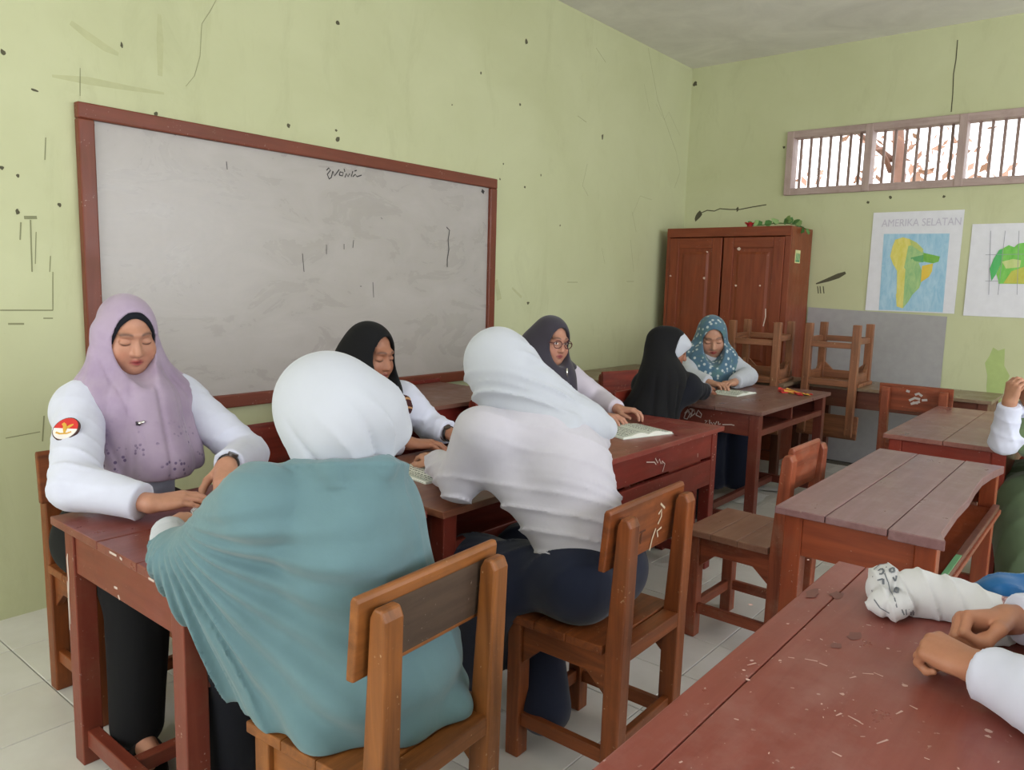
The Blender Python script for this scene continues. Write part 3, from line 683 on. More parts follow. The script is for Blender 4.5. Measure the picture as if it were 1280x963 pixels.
me = bpy.data.meshes.new_from_object(to.evaluated_get(bpy.context.evaluated_depsgraph_get())); bpy.data.objects.remove(to)
ca, cb_ = m1(1151, 278.5), None
wv = max(abs(v_.co.x) for v_ in me.vertices)
bm = bmesh.new(); bm.from_mesh(me)
for v_ in bm.verts:
    y = ca[0]-v_.co.x*(.27/wv); z = ca[1]+v_.co.y; v_.co = Vector((X1(y, z)-.0016, y, z))-Vector(sa.location)
bmesh.ops.recalc_face_normals(bm, faces=bm.faces); bm.to_mesh(me); bm.free(); me.name = 'map_title'; me.materials.clear(); me.materials.append(plain('pencil_grey', (196, 192, 206), .8))
link('map_title', me, sa)
af, X2 = poster('wall_map', 'hand-drawn paper map with green land area, rightmost on the back wall', .33, 1.024, 1.205, 1.86, 2, .002)
GREEN1, GREEN2 = pcol('crayon_leaf_green', (110, 190, 80), (140, 206, 104)), pcol('crayon_teal_green', (80, 178, 100), (96, 186, 110))
patch(af, X2, 'land', [zc(*q) for q in ((1125,355),(1170,330),(1210,345),(1240,318),(1300,310),(1400,330),(1480,380),(1520,460),(1500,540),(1440,600),(1360,640),(1280,612),(1095,610),(1095,590),(1080,540),(1110,470))], GREEN1, .003)
patch(af, X2, 'west_coast', [zc(*q) for q in ((1125,355),(1110,470),(1075,545),(1045,590),(1032,500),(1060,430),(1100,365))], GREEN2, .0032)
patch(af, X2, 'south_land', [zc(*q) for q in ((1190,520),(1300,480),(1400,500),(1440,560),(1360,615),(1280,610),(1130,608))], pcol('crayon_ochre', (190, 184, 80), (196, 200, 96)), .0034)
patch(af, X2, 'pale_land', [zc(*q) for q in ((1120,450),(1200,430),(1260,440),(1250,490),(1150,500))], pcol('crayon_pale', (190, 206, 130), (206, 214, 150)), .0034)
gl = MB()
for a, b in (((1040,225),(1025,690)),((1145,225),(1092,690)),((1245,225),(1230,690)),((1000,400),(1280,395)),((1000,590),(1095,592))):
    pa, pb = zc(*a), zc(*b); gl.ribbon([(X2(*pa)-.0045, pa[0], pa[1]), (X2(*pb)-.0045, pb[0], pb[1])], .003, NB)
wbuild(gl, 'grid_lines', plain('pencil_line', (150, 150, 160), .8), af)
# ---------------------------------------------------------------- organic shapes: smooth unions meshed on a grid
A = lambda *p: np.array(p, np.float32)
def unit(v): v = np.array(v, float); return v/(np.linalg.norm(v)+1e-12)
def smin(a, b, k):
    if k <= 0: return np.minimum(a, b)
    h = np.clip(0.5+0.5*(b-a)/k, 0, 1); return b+(a-b)*h-k*h*(1-h)
def smax(a, b, k): return -smin(-a, -b, k)
class S:
    """union of tapered capsules, ellipsoids and nested shapes, then post steps"""
    def __init__(s): s.p = []; s.post = []
    def c(s, a, b, ra, rb=None, k=0.02): s.p.append(('c', A(*a), A(*b), ra, ra if rb is None else rb, k)); return s
    def chain(s, pts, rads, k=0.02):
        for i in range(len(pts)-1): s.c(pts[i], pts[i+1], rads[i], rads[i+1], k)
        return s
    def e(s, c, r, R=None, k=0.02): s.p.append(('e', A(*c), A(*r), np.eye(3, dtype=np.float32) if R is None else np.array(R, np.float32), k)); return s
    def sub(s, o, k=0.004): s.p.append(('s', o, k)); return s
    def then(s, f): s.post.append(f); return s
    def __call__(s, P):
        d = None
        for q in s.p:
            if q[0] == 'c':
                _, a, b, ra, rb, k = q; ab = b-a; pa = P-a
                t = np.clip(pa@ab/(ab@ab+1e-12), 0, 1)
                v = pa-t[:, None]*ab; di = np.sqrt((v*v).sum(1))-(ra+(rb-ra)*t)
            elif q[0] == 'e':
                _, c, r, R, k = q; l = (P-c)@R.T
                k0 = np.sqrt(((l/r)**2).sum(1)); k1 = np.sqrt(((l/(r*r))**2).sum(1)); di = k0*(k0-1)/(k1+1e-9)
            else:
                di = q[1](P); k = q[2]
            d = di if d is None else smin(d, di, k)
        for f in s.post: d = f(P, d)
        return d
    def bounds(s):
        lo, hi = [], []
        for q in s.p:
            if q[0] == 'c':
                r = max(q[3], q[4]); lo.append(np.minimum(q[1], q[2])-r); hi.append(np.maximum(q[1], q[2])+r)
            elif q[0] == 'e':
                r = q[2].max(); lo.append(q[1]-r); hi.append(q[1]+r)
            else:
                a, b = q[1].bounds(); lo.append(a); hi.append(b)
        return np.min(lo, 0), np.max(hi, 0)
EDG = [(0,1),(2,3),(4,5),(6,7),(0,2),(1,3),(4,6),(5,7),(0,4),(1,5),(2,6),(3,7)]
CRN = np.array([(i, j, l) for l in (0, 1) for j in (0, 1) for i in (0, 1)])   # index = i + 2j + 4l
def mesh_of(fn, h, lo=None, hi=None, pad=0.02, amp=0.012):
    if lo is None: lo, hi = fn.bounds()
    lo = np.array(lo, float)-pad; hi = np.array(hi, float)+pad
    B = 6
    nb = np.maximum(1, np.ceil((hi-lo)/(h*B)).astype(int)); n = nb*B
    ax = [lo[i]+(np.arange(nb[i])+0.5)*h*B for i in range(3)]
    G = np.stack(np.meshgrid(*ax, indexing='ij'), -1).reshape(-1, 3).astype(np.float32)
    cd = fn(G)
    D = np.repeat(np.repeat(np.repeat(np.sign(cd).reshape(nb), B, 0), B, 1), B, 2).astype(np.float32)
    near = np.nonzero(np.abs(cd) < h*B*0.87*1.25+amp)[0]
    sub = (np.stack(np.meshgrid(*[np.arange(B)]*3, indexing='ij'), -1).reshape(-1, 3))
    bi = np.stack(np.unravel_index(near, nb), -1)*B
    I = (bi[:, None, :]+sub[None]).reshape(-1, 3)
    P = (lo+(I+0.5)*h).astype(np.float32)
    out = np.empty(len(P), np.float32)
    for a in range(0, len(P), 400000): out[a:a+400000] = fn(P[a:a+400000])
    D[I[:, 0], I[:, 1], I[:, 2]] = out
    s_ = D < 0
    cnt = np.zeros(tuple(n-1), np.int8)
    for i, j, l in CRN: cnt += s_[i:n[0]-1+i, j:n[1]-1+j, l:n[2]-1+l]
    act = (cnt > 0) & (cnt < 8)
    idx = np.argwhere(act)
    vid = np.full(act.shape, -1, np.int32); vid[act] = np.arange(len(idx))
    V = np.stack([D[idx[:, 0]+i, idx[:, 1]+j, idx[:, 2]+l] for i, j, l in CRN], 1)
    acc = np.zeros((len(idx), 3)); w_ = np.zeros(len(idx))
    for a, b in EDG:
        va, vb = V[:, a], V[:, b]; m = (va < 0) != (vb < 0)
        t = np.where(m, va/np.where(m, va-vb, 1), 0)
        p = CRN[a]+(CRN[b]-CRN[a])*t[:, None]; acc += p*m[:, None]; w_ += m
    pos = lo+(idx+acc/w_[:, None]+0.5)*h
    F = []
    for axis in range(3):
        o = [k_ for k_ in range(3) if k_ != axis]
        sl0 = [slice(None)]*3; sl1 = [slice(None)]*3; sl0[axis] = slice(0, -1); sl1[axis] = slice(1, None)
        x = s_[tuple(sl0)] != s_[tuple(sl1)]
        e = np.argwhere(x)
        m = (e[:, o[0]] > 0) & (e[:, o[1]] > 0) & (e[:, o[0]] < n[o[0]]-1) & (e[:, o[1]] < n[o[1]]-1); e = e[m]
        if not len(e): continue
        q = []
        for d0, d1 in ((-1, -1), (0, -1), (0, 0), (-1, 0)):
            cc = e.copy(); cc[:, o[0]] += d0; cc[:, o[1]] += d1; q.append(vid[cc[:, 0], cc[:, 1], cc[:, 2]])
        q = np.stack(q, 1); ins = s_[e[:, 0], e[:, 1], e[:, 2]]
        flip = ins if axis != 1 else ~ins
        q[~flip] = q[~flip][:, ::-1]; F.append(q)
    return pos, np.concatenate(F)
def trace(fn, u, v, t0=0.3, t1=7.0):
    """where the sight line of photograph pixel (u, v) meets a shape: point and outward normal"""
    d = CR*((u-640)/F_PX) - CU*((v-481.5)/F_PX) + _f; d /= np.linalg.norm(d); o = np.array([0, 0, CAM_H]); t = t0
    for _ in range(200):
        q = float(fn((o+t*d)[None].astype(np.float32))[0])
        if q < 0.0008 or t > t1: break
        t += q*0.6
    p = o+t*d; g = np.array([float(fn((p+e)[None].astype(np.float32))[0]-fn((p-e)[None].astype(np.float32))[0]) for e in np.eye(3)*0.004])
    return p, unit(g)
def wave(P, seed, f, n=6, sq=(1, 1, 1)):
    r = np.random.RandomState(seed); out = 0
    for _ in range(n):
        kv = r.normal(size=3); kv = kv/np.linalg.norm(kv)*f*(0.6+0.8*r.rand())*np.array(sq)
        out = out+np.sin(P@kv.astype(np.float32)+r.rand()*6.28)
    return out/n
def crease(t, p=2.0): return (1-np.abs(np.sin(t)))**p
def ridge(t, P, seed, p=3.0, f=6.0, lo=-.15):
    """sharp cloth folds that come and go"""
    m = np.clip((wave(P, seed, f, 5)-lo)/.45, 0, 1); return m*m*(3-2*m)*crease(t, p)
def org(name, meshes, m, root, base, parent=True, col=None, subsmooth=0):
    """join one or more (verts, faces) into one smooth object; col(verts) -> rgb per vertex"""
    vs, fs, k_ = [], [], 0
    for v_, f_ in meshes: vs.append(v_); fs.append(f_+k_); k_ += len(v_)
    vs = np.concatenate(vs); fs = np.concatenate(fs)
    me = bpy.data.meshes.new(name)
    me.vertices.add(len(vs)); me.vertices.foreach_set('co', (vs-np.array(base)).astype(np.float32).ravel())
    me.loops.add(fs.size); me.loops.foreach_set('vertex_index', fs.astype(np.int32).ravel())
    me.polygons.add(len(fs)); me.polygons.foreach_set('loop_start', np.arange(0, fs.size, 4, dtype=np.int32))
    me.polygons.foreach_set('use_smooth', np.ones(len(fs), bool))
    me.update(calc_edges=True); me.validate()
    if col is not None:
        c = np.ones((len(vs), 4), np.float32); c[:, :3] = col(vs)
        at_ = me.color_attributes.new('Col', 'FLOAT_COLOR', 'POINT'); at_.data.foreach_set('color', c.ravel())
    me.materials.append(m)
    o = bpy.data.objects.new(name, me); COL.objects.link(o)
    if root is not None: o.parent = root
    else: o.location = base
    return o

# ---------------------------------------------------------------- skin, cloth
k = N('skin'); at_n = k.n('ShaderNodeVertexColor', layer_name='Col'); nz = k.noise(k.coord('Object'), 60, 4, .6)
k.set(Base_Color=k.mix(k.ramp(nz, [(.35, 0.0), (.7, .16)]), at_n.outputs[0], lin((128, 78, 58))), Roughness=0.48)
k.b.inputs['Subsurface Weight'].default_value = 0.08; k.b.inputs['Subsurface Radius'].default_value = (.012, .005, .003)
k.b.inputs['Specular IOR Level'].default_value = 0.4
M_SKIN = k.m
def cloth(name, c, rough=0.85, var=0.06, weave=0.12, sheen=0.2, spots=None, wr=26):
    k = N(name); c = lin(c); v = k.coord('Object')
    n1 = k.noise(v, 7, 5, .6)
    col = k.ramp(n1, [(.3, tuple(x*(1-var) for x in c)), (.7, tuple(min(1, x*(1+var)) for x in c))])
    if spots: col = spots(k, v, col)
    k.set(Base_Color=col, Roughness=rough); k.b.inputs['Sheen Weight'].default_value = sheen; k.b.inputs['Sheen Roughness'].default_value = .5
    k.b.inputs['Specular IOR Level'].default_value = .25
    k.bump(k.noise(v, wr, 4, .55, .6), weave, .006)
    return k.m
def lav_spots(k, v, col):
    soft = k.ramp(k.noise(v, 5.5, 4, .6), [(.48, 0.0), (.7, .5)]); col = k.mix(soft, col, lin((130, 108, 142)))
    sp = k.n('ShaderNodeSeparateXYZ'); k.l(v, sp.inputs[0])
    mz = k.ramp(sp.outputs[2], [(.80, 1.0), (.93, 0.0)])
    vo = k.n('ShaderNodeTexVoronoi'); vo.inputs['Scale'].default_value = 62; k.l(v, vo.inputs['Vector'])
    dots = k.ramp(vo.outputs['Distance'], [(.24, 1.0), (.36, 0.0)])
    cl = k.ramp(k.noise(v, 13, 3, .6), [(.5, 0.0), (.58, .85)])
    a = k.n('ShaderNodeMath', operation='MULTIPLY'); k.l(dots, a.inputs[0]); k.l(cl, a.inputs[1])
    b = k.n('ShaderNodeMath', operation='MULTIPLY'); k.l(a.outputs[0], b.inputs[0]); k.l(mz, b.inputs[1])
    return k.mix(b.outputs[0], col, lin((84, 66, 104)))
def blue_spots(k, v, col):
    g = k.ramp(k.noise(v, 9, 3, .6), [(.5, 0.0), (.62, .6)]); col = k.mix(g, col, lin((92, 126, 116)))
    vo = k.n('ShaderNodeTexVoronoi'); vo.inputs['Scale'].default_value = 30; k.l(v, vo.inputs['Vector'])
    return k.mix(k.ramp(vo.outputs['Distance'], [(.2, .9), (.34, 0.0)]), col, lin((196, 206, 204)))
def batik_spots(k, v, col):
    wv = k.n('ShaderNodeTexWave', wave_type='RINGS'); wv.inputs['Scale'].default_value = 9; wv.inputs['Distortion'].default_value = 7; wv.inputs['Detail'].default_value = 2
    k.l(v, wv.inputs['Vector'])
    return k.mix(k.ramp(wv.outputs['Fac'], [(.84, 0.0), (.92, .9)]), col, lin((196, 150, 104)))
M_LAV = cloth('lavender_print', (166, 149, 170), .8, spots=lav_spots)
M_SHIRT = cloth('white_shirt', (204, 207, 224), .8)
M_SHIRT2 = cloth('grey_white_shirt', (190, 187, 196), .8)
M_HOODW = cloth('white_hijab', (184, 188, 197), .75, .03)
M_TEAL = cloth('teal_shawl', (96, 125, 131), .9, .07, .2)
M_BLACK = cloth('black_cloth', (15, 15, 18), .85, sheen=.03)
M_NAVYB = cloth('navy_black_cloth', (17, 19, 28), .85, sheen=.05)
M_CHAR = cloth('charcoal_hijab', (58, 54, 64), .85)
M_NAVY = cloth('navy_skirt', (24, 30, 50), .85)
M_LILAC = cloth('pale_lilac_blouse', (200, 192, 204), .85)
M_BLUE = cloth('blue_print', (76, 106, 128), .8, spots=blue_spots)
M_BATIK = cloth('maroon_batik', (66, 28, 30), .85, spots=batik_spots)
M_GREEN = cloth('olive_green_cloth', (94, 112, 78), .9)
M_DGREEN = cloth('dark_green_skirt', (82, 98, 72), .9)
M_SAND = plain('sandal_rubber', (36, 32, 32), .7)
M_PURPLE = plain('purple_strap', (96, 70, 110), .7)
M_GOLD = plain('gold_metal', (206, 170, 96), .25, metal=1.0)
M_SILVER = plain('silver_metal', (214, 212, 208), .25, metal=1.0)
M_WATCH = plain('dark_watch', (32, 26, 24), .4)

# ---------------------------------------------------------------- heads and hands
def frame(f, pitch, roll=0):
    """rows: right, forward, up of a head facing f, pitched down and rolled to its right (degrees)"""
    f = unit((f[0], f[1], 0)); z = np.array([0, 0, 1.0]); p = math.radians(pitch)
    fw = f*math.cos(p)-z*math.sin(p); rt = np.cross(f, z); up = np.cross(rt, fw); r = math.radians(roll)
    return np.array([rt*math.cos(r)-up*math.sin(r), fw, up*math.cos(r)+rt*math.sin(r)])
class Head:
    def __init__(s, c, f, pitch, roll=0, sc=1.0):
        s.c = np.array(c, float); s.R = frame(f, pitch, roll); s.sc = sc
    def w(s, *p): return s.c+(np.array(p, float)*s.sc)@s.R
    def loc(s, P): return ((P-s.c.astype(np.float32))@s.R.T.astype(np.float32))/s.sc
    def shape(s):
        q = S(); k_ = s.sc; W = s.w; R = s.R
        def e(c, r, kk): q.e(W(*c), np.array(r)*k_, R, kk*k_)
        e((0, -.014, .032), (.073, .090, .083), .02)
        e((0, .020, -.026), (.0635, .067, .080), .02)
        e((0, .048, -.083), (.036, .034, .027), .035)
        for sx in (-1, 1):
            e((sx*.040, .050, -.034), (.025, .027, .029), .03)
            e((sx*.074, -.012, -.012), (.010, .020, .030), .012)
        e((0, .074, .030), (.046, .018, .012), .02)
        q.c(W(0, .082, .010), W(0, .099, -.026), .0075*k_, .0120*k_, .014*k_)
        for sx in (-1, 1): q.c(W(sx*.010, .090, -.030), W(sx*.012, .087, -.030), .0078*k_, .0078*k_, .006*k_)
        q.c(W(0, -.01, -.07), W(0, -.04, -.18), .050*k_, .054*k_, .03*k_)
        eye = S()
        for sx in (-1, 1): eye.e(W(sx*.031, .094, .010), np.array((.017, .011, .010))*k_, R, 0)
        lid = S()
        for sx in (-1, 1): lid.e(W(sx*.031, .0725, .006), np.array((.0165, .0125, .0110))*k_, R, 0)
        lip = S().c(W(-.017, .080, -.0545), W(0, .0885, -.051), .0035*k_, .0062*k_, .004*k_).c(W(.017, .080, -.0545), W(0, .0885, -.051), .0035*k_, .0062*k_, .004*k_)
        lip2 = S().c(W(-.013, .081, -.062), W(.013, .081, -.062), .0058*k_, .0058*k_, .004*k_).e(W(0, .086, -.063), np.array((.012, .007, .007))*k_, R, .004*k_)
        q.then(lambda P, d: smax(d, -eye(P), .012*k_)).then(lambda P, d: smin(d, lid(P), .004*k_))
        q.then(lambda P, d: smin(smin(d, lip(P), .004*k_), lip2(P), .004*k_))
        return q
    def colour(s, tone, lips, eyes='down'):
        t, lp = np.array(lin(tone)), np.array(lin(lips)); dk = np.array(lin((52, 36, 32)))
        def f(V):
            L = s.loc(V.astype(np.float32)); x, y, z = L[:, 0], L[:, 1], L[:, 2]; ax = np.abs(x)
            c = np.repeat(t[None], len(V), 0)
            near = (y > .02) & (ax < .08) & (np.abs(z) < .13)
            blush = np.exp(-(((ax-.040)/.02)**2+((z+.034)/.022)**2))*near; c = c*(1-.10*blush[:, None]*np.array([0, 1, 1]))
            m = np.exp(-((ax/.0215)**2+((z+.0565)/.0105)**2)**2*1.2)*(y > .068)
            c = c*(1-m[:, None])+lp*m[:, None]
            m = np.exp(-((z+.0568+.002*(ax/.02)**2)/.0016)**2)*(ax < .021)*(y > .06)*.75; c = c*(1-m[:, None])+np.array(lin((84, 34, 34)))*m[:, None]
            zb = .0275+.007*np.clip(1-((ax-.030)/.022)**2, -1, 1)
            m = np.exp(-((z-zb)/.0044)**2)*np.clip((.021-np.abs(ax-.030))/.006, 0, 1)*(y > .03)*.82; c = c*(1-m[:, None])+dk*m[:, None]
            if eyes == 'open':
                m = (((ax-.031)/.0145)**2+((z-.007)/.0055)**2 < 1)*(y > .05)*1.0; c = c*(1-m[:, None])+np.array(lin((225, 218, 210)))*m[:, None]
                m = (((ax-.031)**2+(z-.007)**2) < .0058**2)*(y > .05)*1.0; c = c*(1-m[:, None])+np.array(lin((40, 26, 22)))*m[:, None]
                zl = .0125
            else: zl = -.0015
            zz = zl-.004*((ax-.031)/.016)**2 if eyes == 'open' else zl+.0045*((ax-.031)/.016)**2
            m = np.exp(-((z-zz)/.0023)**2)*np.clip((.0165-np.abs(ax-.031))/.004, 0, 1)*(y > .04)*.9; c = c*(1-m[:, None])+dk*m[:, None]
            for sx in (-1, 1):
                m = np.exp(-(((x-sx*.0075)/.0035)**2+((z+.0375)/.0022)**2))*(y > .07)*.6; c = c*(1-m[:, None])+dk*m[:, None]
            return c
        return f
    def hood(s, off=.016, chin=True):
        """cloth following the head"""
        q = S(); k_ = s.sc
        q.e(s.w(0, -.014, .032), np.array((.071+off, .092+off, .085+off))*k_, s.R, .02)
        q.e(s.w(0, .006, -.030), np.array((.066+off, .066+off, .086+off))*k_, s.R, .04)
        if chin: q.e(s.w(0, .028, -.088), np.array((.045+off, .048+off, .036+off))*k_, s.R, .05)
        return q
    def opening(s, rx=.062, zc=-.008, rz=.094, y0=-.005, k_=.008, up=0.0):
        """cuts the face opening out of a hood"""
        def f(P, d):
            L = s.loc(P); zz = L[:, 2]-zc
            e2 = (np.sqrt((L[:, 0]/rx)**2+(zz/rz)**2+1e-9)-1)*min(rx, rz)*s.sc
            carve = np.maximum(e2, (y0-L[:, 1])*s.sc)
            return smax(d, -carve, k_)
        return f
def hand(Wp, d, n, ts, curl=(25, 30, 20), spread=.06, sc=1.0, thumb='side', per=None):
    """hand from wrist Wp along d, back of the hand towards n, thumb on side ts of cross(d, n); curl in degrees per joint"""
    Wp = np.array(Wp, float); d = unit(d); n = unit(np.array(n, float)-d*np.dot(n, d)); s_ = np.cross(d, n)*ts
    q = S()
    K = []
    for i in range(4):
        lat = (.027-.0178*i)*sc
        kn = Wp+d*((.086, .089, .085, .077)[i])*sc+s_*lat+n*((.002, .005, .004, .0)[i])*sc
        q.c(Wp+s_*lat*.55+d*.008*sc, kn, .0145*sc, .0112*sc, .012*sc); K.append(kn)
    q.e(Wp+d*.046*sc-n*.006*sc, np.array((.035, .045, .0145))*sc, np.array([s_, d, n]), .012*sc)
    for i in range(4):
        L = (.072, .080, .074, .059)[i]*sc; dd = unit(d+s_*spread*(1.5-i)); p = K[i]; a = 0
        cu_ = per[i] if per else curl
        fg = S(); rr = (.0094, .0098, .0092, .0082)[i]*sc
        for j in range(3):
            a += math.radians(cu_[j]); v_ = dd*math.cos(a)-n*math.sin(a)
            p2 = p+v_*L*(.46, .29, .25)[j]
            fg.c(p, p2, rr*(1, .92, .85)[j], rr*(.92, .85, .72)[j], .003*sc); p = p2
        q.sub(fg, .0045*sc)
    T0 = Wp+d*.016*sc+s_*.022*sc-n*.006*sc
    dirs = {'side': ((.62, .70, -.30), (.88, .40, -.25), (.95, .15, -.25)), 'in': ((.70, .55, -.45), (.85, -.15, -.50), (.70, -.60, -.40)), 'along': ((.80, .50, -.30), (.97, .15, -.2), (.98, .0, -.2)), 'over': ((.75, .45, -.45), (.75, -.30, -.55), (.45, -.80, -.35))}[thumb]
    th = S(); p = T0; r_ = (.0155, .0120, .0105, .0085)
    for j in range(3):
        v_ = unit(d*dirs[j][0]+s_*dirs[j][1]+n*dirs[j][2]); p2 = p+v_*(.044, .033, .027)[j]*sc
        th.c(p, p2, r_[j]*sc, r_[j+1]*sc, .006*sc); p = p2
    q.sub(th, .008*sc)
    return q
def forearm(q, wrist, elbow, r=.026):
    w_ = np.array(wrist, float); e_ = np.array(elbow, float); return q.c(w_, w_+(e_-w_)*.45, r*.92, r*1.25, .02)
def foot(q, ank, d, r=1.0):
    a = np.array(ank, float); d = unit(d); s_ = np.cross(d, (0, 0, 1))
    q.c(a+(0, 0, .02), a-d*.03-(0, 0, .035), .036*r, .030*r, .03); q.c(a-d*.02-(0, 0, .035), a+d*.12-(0, 0, .045), .034*r, .026*r, .03)
    for i in range(5):
        b = a+d*(.12-.006*i)+s_*(.030-.015*i)*r-np.array((0, 0, .050))
        q.sub(S().c(b, b+d*(.040-.004*i), .0115*r if i else .014*r, .009*r if i else .012*r), .006)
    return q
def core(J):
    """plain body under the clothes that joins head, hands and feet"""
    q = S(); q.chain([J['P'], J['C'], J['N']], [.085, .07, .045], .04)
    q.c(J['shL'], J['shR'], .035, .035, .04)
    for s_ in 'LR':
        q.chain([J['sh'+s_], J['el'+s_], J['wr'+s_]], [.036, .032, .025], .02)
        if 'kn'+s_ in J:
            hp = np.array(J['P'])+np.array(J['hip'])*(.5 if s_ == 'L' else -.5)
            q.chain([hp, J['kn'+s_], J['an'+s_]], [.062, .050, .034], .03)
    return q
def shirt(J, rt=(.135, .135), ra=(.070, .060, .046), cuff=.0, seed=1, low=None, chest=.06):
    q = S(); P, C, Nk = [np.array(J[x], float) for x in 'PCN']
    q.chain([P, C], rt, .08); q.c(np.array(J['shL'])-(0, 0, .03), np.array(J['shR'])-(0, 0, .03), .085, .085, .06)
    q.c(C+(Nk-C)*.3, Nk-(0, 0, .02), .085, .06, .05)
    for s_ in 'LR':
        sh, el, wr = [np.array(J[x+s_], float) for x in ('sh', 'el', 'wr')]
        w2 = wr+(el-wr)*cuff if cuff else wr
        arm = S().chain([sh, el], [ra[0], ra[1]], .02).chain([el, w2], [ra[1], ra[2]], .012)
        ax1, ax2 = unit(el-sh), unit(wr-el)
        def wrk(Pp, d, ax1=ax1, ax2=ax2, el=el, sh=sh, w2=w2):
            g = np.exp(-(np.linalg.norm(Pp-el.astype(np.float32), axis=1)/.10)**2)
            t = Pp@(ax1*52+np.cross(ax1,(0,0,1))*26).astype(np.float32)+2.2*wave(Pp, seed, 9); t2 = Pp@(ax2*44-np.cross(ax2,(0,0,1))*30).astype(np.float32)+2.4*wave(Pp, seed+1, 9)
            return d-.008*(.25+g)*ridge(t, Pp, seed+5, 3, 9)-.005*ridge(t2, Pp, seed+6, 3, 10)+.0015*wave(Pp, seed+2, 22)
        arm.then(wrk)
        arm.then(lambda Pp, d, w2=w2, ax2=ax2: smax(d, (Pp-w2.astype(np.float32))@ax2.astype(np.float32)-.004, .006))
        q.sub(arm, .03)
    q.then(lambda Pp, d: d-.005*ridge(Pp@A(10, 14, 34)+3*wave(Pp, seed+3, 8), Pp, seed+7)+.002*wave(Pp, seed+4, 16))
    if low is not None: q.then(lambda Pp, d: smax(d, low-Pp[:, 2], .006))
    return q
def legs(J, rh=.15, rk=.085, ra=.075, hem=.10, seed=3):
    q = S(); P = np.array(J['P'], float); hv = np.array(J['hip'], float)
    q.c(P+hv*.35, P-hv*.35, rh, rh, .08)
    for s_, f_ in (('L', .5), ('R', -.5)):
        q.chain([P+hv*f_, np.array(J['kn'+s_])], [rh*.82, rk], .05)
        q.chain([np.array(J['kn'+s_]), np.array(J['an'+s_])], [rk, ra], .05)
    q.then(lambda Pp, d: d-.008*ridge(Pp@A(30, 24, 6)+2*wave(Pp, seed, 6), Pp, seed+5)+.002*wave(Pp, seed+1, 16))
    q.then(lambda Pp, d: smax(smax(d, hem-Pp[:, 2], .005), Pp[:, 2]-(P[2]+.13), .01))
    return q
TONE = (178, 130, 104); LIP = (156, 78, 76)
def person(label, J, head, hands, garments, tone=TONE, lips=LIP, eyes='down', hh=.0027, hs=.0026, feet=None, group=None, ch=.010):
    base = np.array((J['P'][0], J['P'][1], 0.0))
    ms = [mesh_of(core(J), ch)]
    if head is not None: ms.append(mesh_of(head.shape(), hh))
    for h_ in hands: ms.append(mesh_of(h_, hs))
    if feet is not None: ms.append(mesh_of(feet, .0045))
    f = head.colour(tone, lips, eyes)
    def col(V):
        c = f(V)
        return c
    o = org('person', ms, M_SKIN, None, base, col=col)
    tag(o, label, 'person', group)
    for nm, shp, m, h in garments:
        g = org(nm, [mesh_of(shp, h)], m, o, base)
    return o
def part(o, nm, shp, m, h): return org(nm, [mesh_of(shp, h)], m, o, np.array(o.location))
def wpart(o, nm, mb, m, bevel=0, smooth=None): return mb.build(nm, m, o, bevel, smooth, base=o.location)
def band(o, nm, c, ax, r, w_, m, t=.003):
    """ring (bracelet, watch strap, finger ring) round axis ax"""
    ax = unit(ax); u_ = unit(np.cross(ax, (0, 0, 1) if abs(ax[2]) < .9 else (1, 0, 0))); v_ = np.cross(ax, u_); mb = MB(); n = 24; vs = []
    for i in range(n):
        a = 2*PI*i/n; dv = u_*math.cos(a)+v_*math.sin(a)
        vs += [np.array(c)+dv*r-ax*w_/2, np.array(c)+dv*(r+t)-ax*w_/2, np.array(c)+dv*(r+t)+ax*w_/2, np.array(c)+dv*r+ax*w_/2]
    fs = [(4*i+j, 4*((i+1) % n)+j, 4*((i+1) % n)+(j+1) % 4, 4*i+(j+1) % 4) for i in range(n) for j in range(4)]
    mb.add(vs, fs); return wpart(o, nm, mb, m, smooth=True)
# ---------------------------------------------------------------- the people
D_ = lambda a, b: np.array(b, float)-np.array(a, float)
# 1: woman in lavender hijab behind the left desk
J = dict(P=(1.06, 2.45, .53), C=(1.08, 2.46, .84), N=(1.085, 2.475, 1.03), shL=(1.235, 2.45, .955), shR=(.935, 2.45, .955),
         elL=(1.365, 2.24, .765), wrL=(1.165, 2.03, .800), elR=(.805, 2.17, .780), wrR=(.905, 1.965, .752), hip=(.22, 0, 0),
         knL=(1.13, 2.10, .50), anL=(1.10, 2.09, .10), knR=(.93, 2.10, .50), anR=(.895, 2.06, .10))
H1 = Head((1.085, 2.455, 1.155), (-.12, -1), 15, 2)
hR = forearm(hand(J['wrR'], (.88, -.42, .05), (-.1, -.15, 1), -1, (14, 16, 12), .03, .98, 'along'), J['wrR'], J['elR'])
hL = forearm(hand(J['wrL'], (-.42, -.72, -.34), (-.25, -.35, .9), 1, (18, 30, 22), .04, .98, 'side'), J['wrL'], J['elL'])
ft = foot(foot(S(), J['anR'], (-.1, -1, 0)), J['anL'], (.15, -1, 0))
hij = H1.hood(.013)
hij.c((1.085, 2.445, 1.06), (1.085, 2.40, .95), .080, .115, .03)
hij.c((1.06, 2.47, 1.06), (.955, 2.455, .945), .070, .080, .03).c((1.11, 2.47, 1.06), (1.215, 2.455, .955), .070, .080, .03)
hij.c((1.01, 2.455, 1.17), (.995, 2.44, .98), .034, .055, .03).c((1.155, 2.455, 1.12), (1.17, 2.44, .98), .03, .055, .03)
hij.c((1.085, 2.37, .94), (1.09, 2.31, .765), .100, .115, .04)
hij.c((.985, 2.41, .93), (1.02, 2.33, .76), .078, .072, .04).c((1.19, 2.41, .93), (1.19, 2.34, .76), .078, .068, .04)
hij.c((1.085, 2.53, 1.05), (1.085, 2.53, .86), .075, .11, .04)
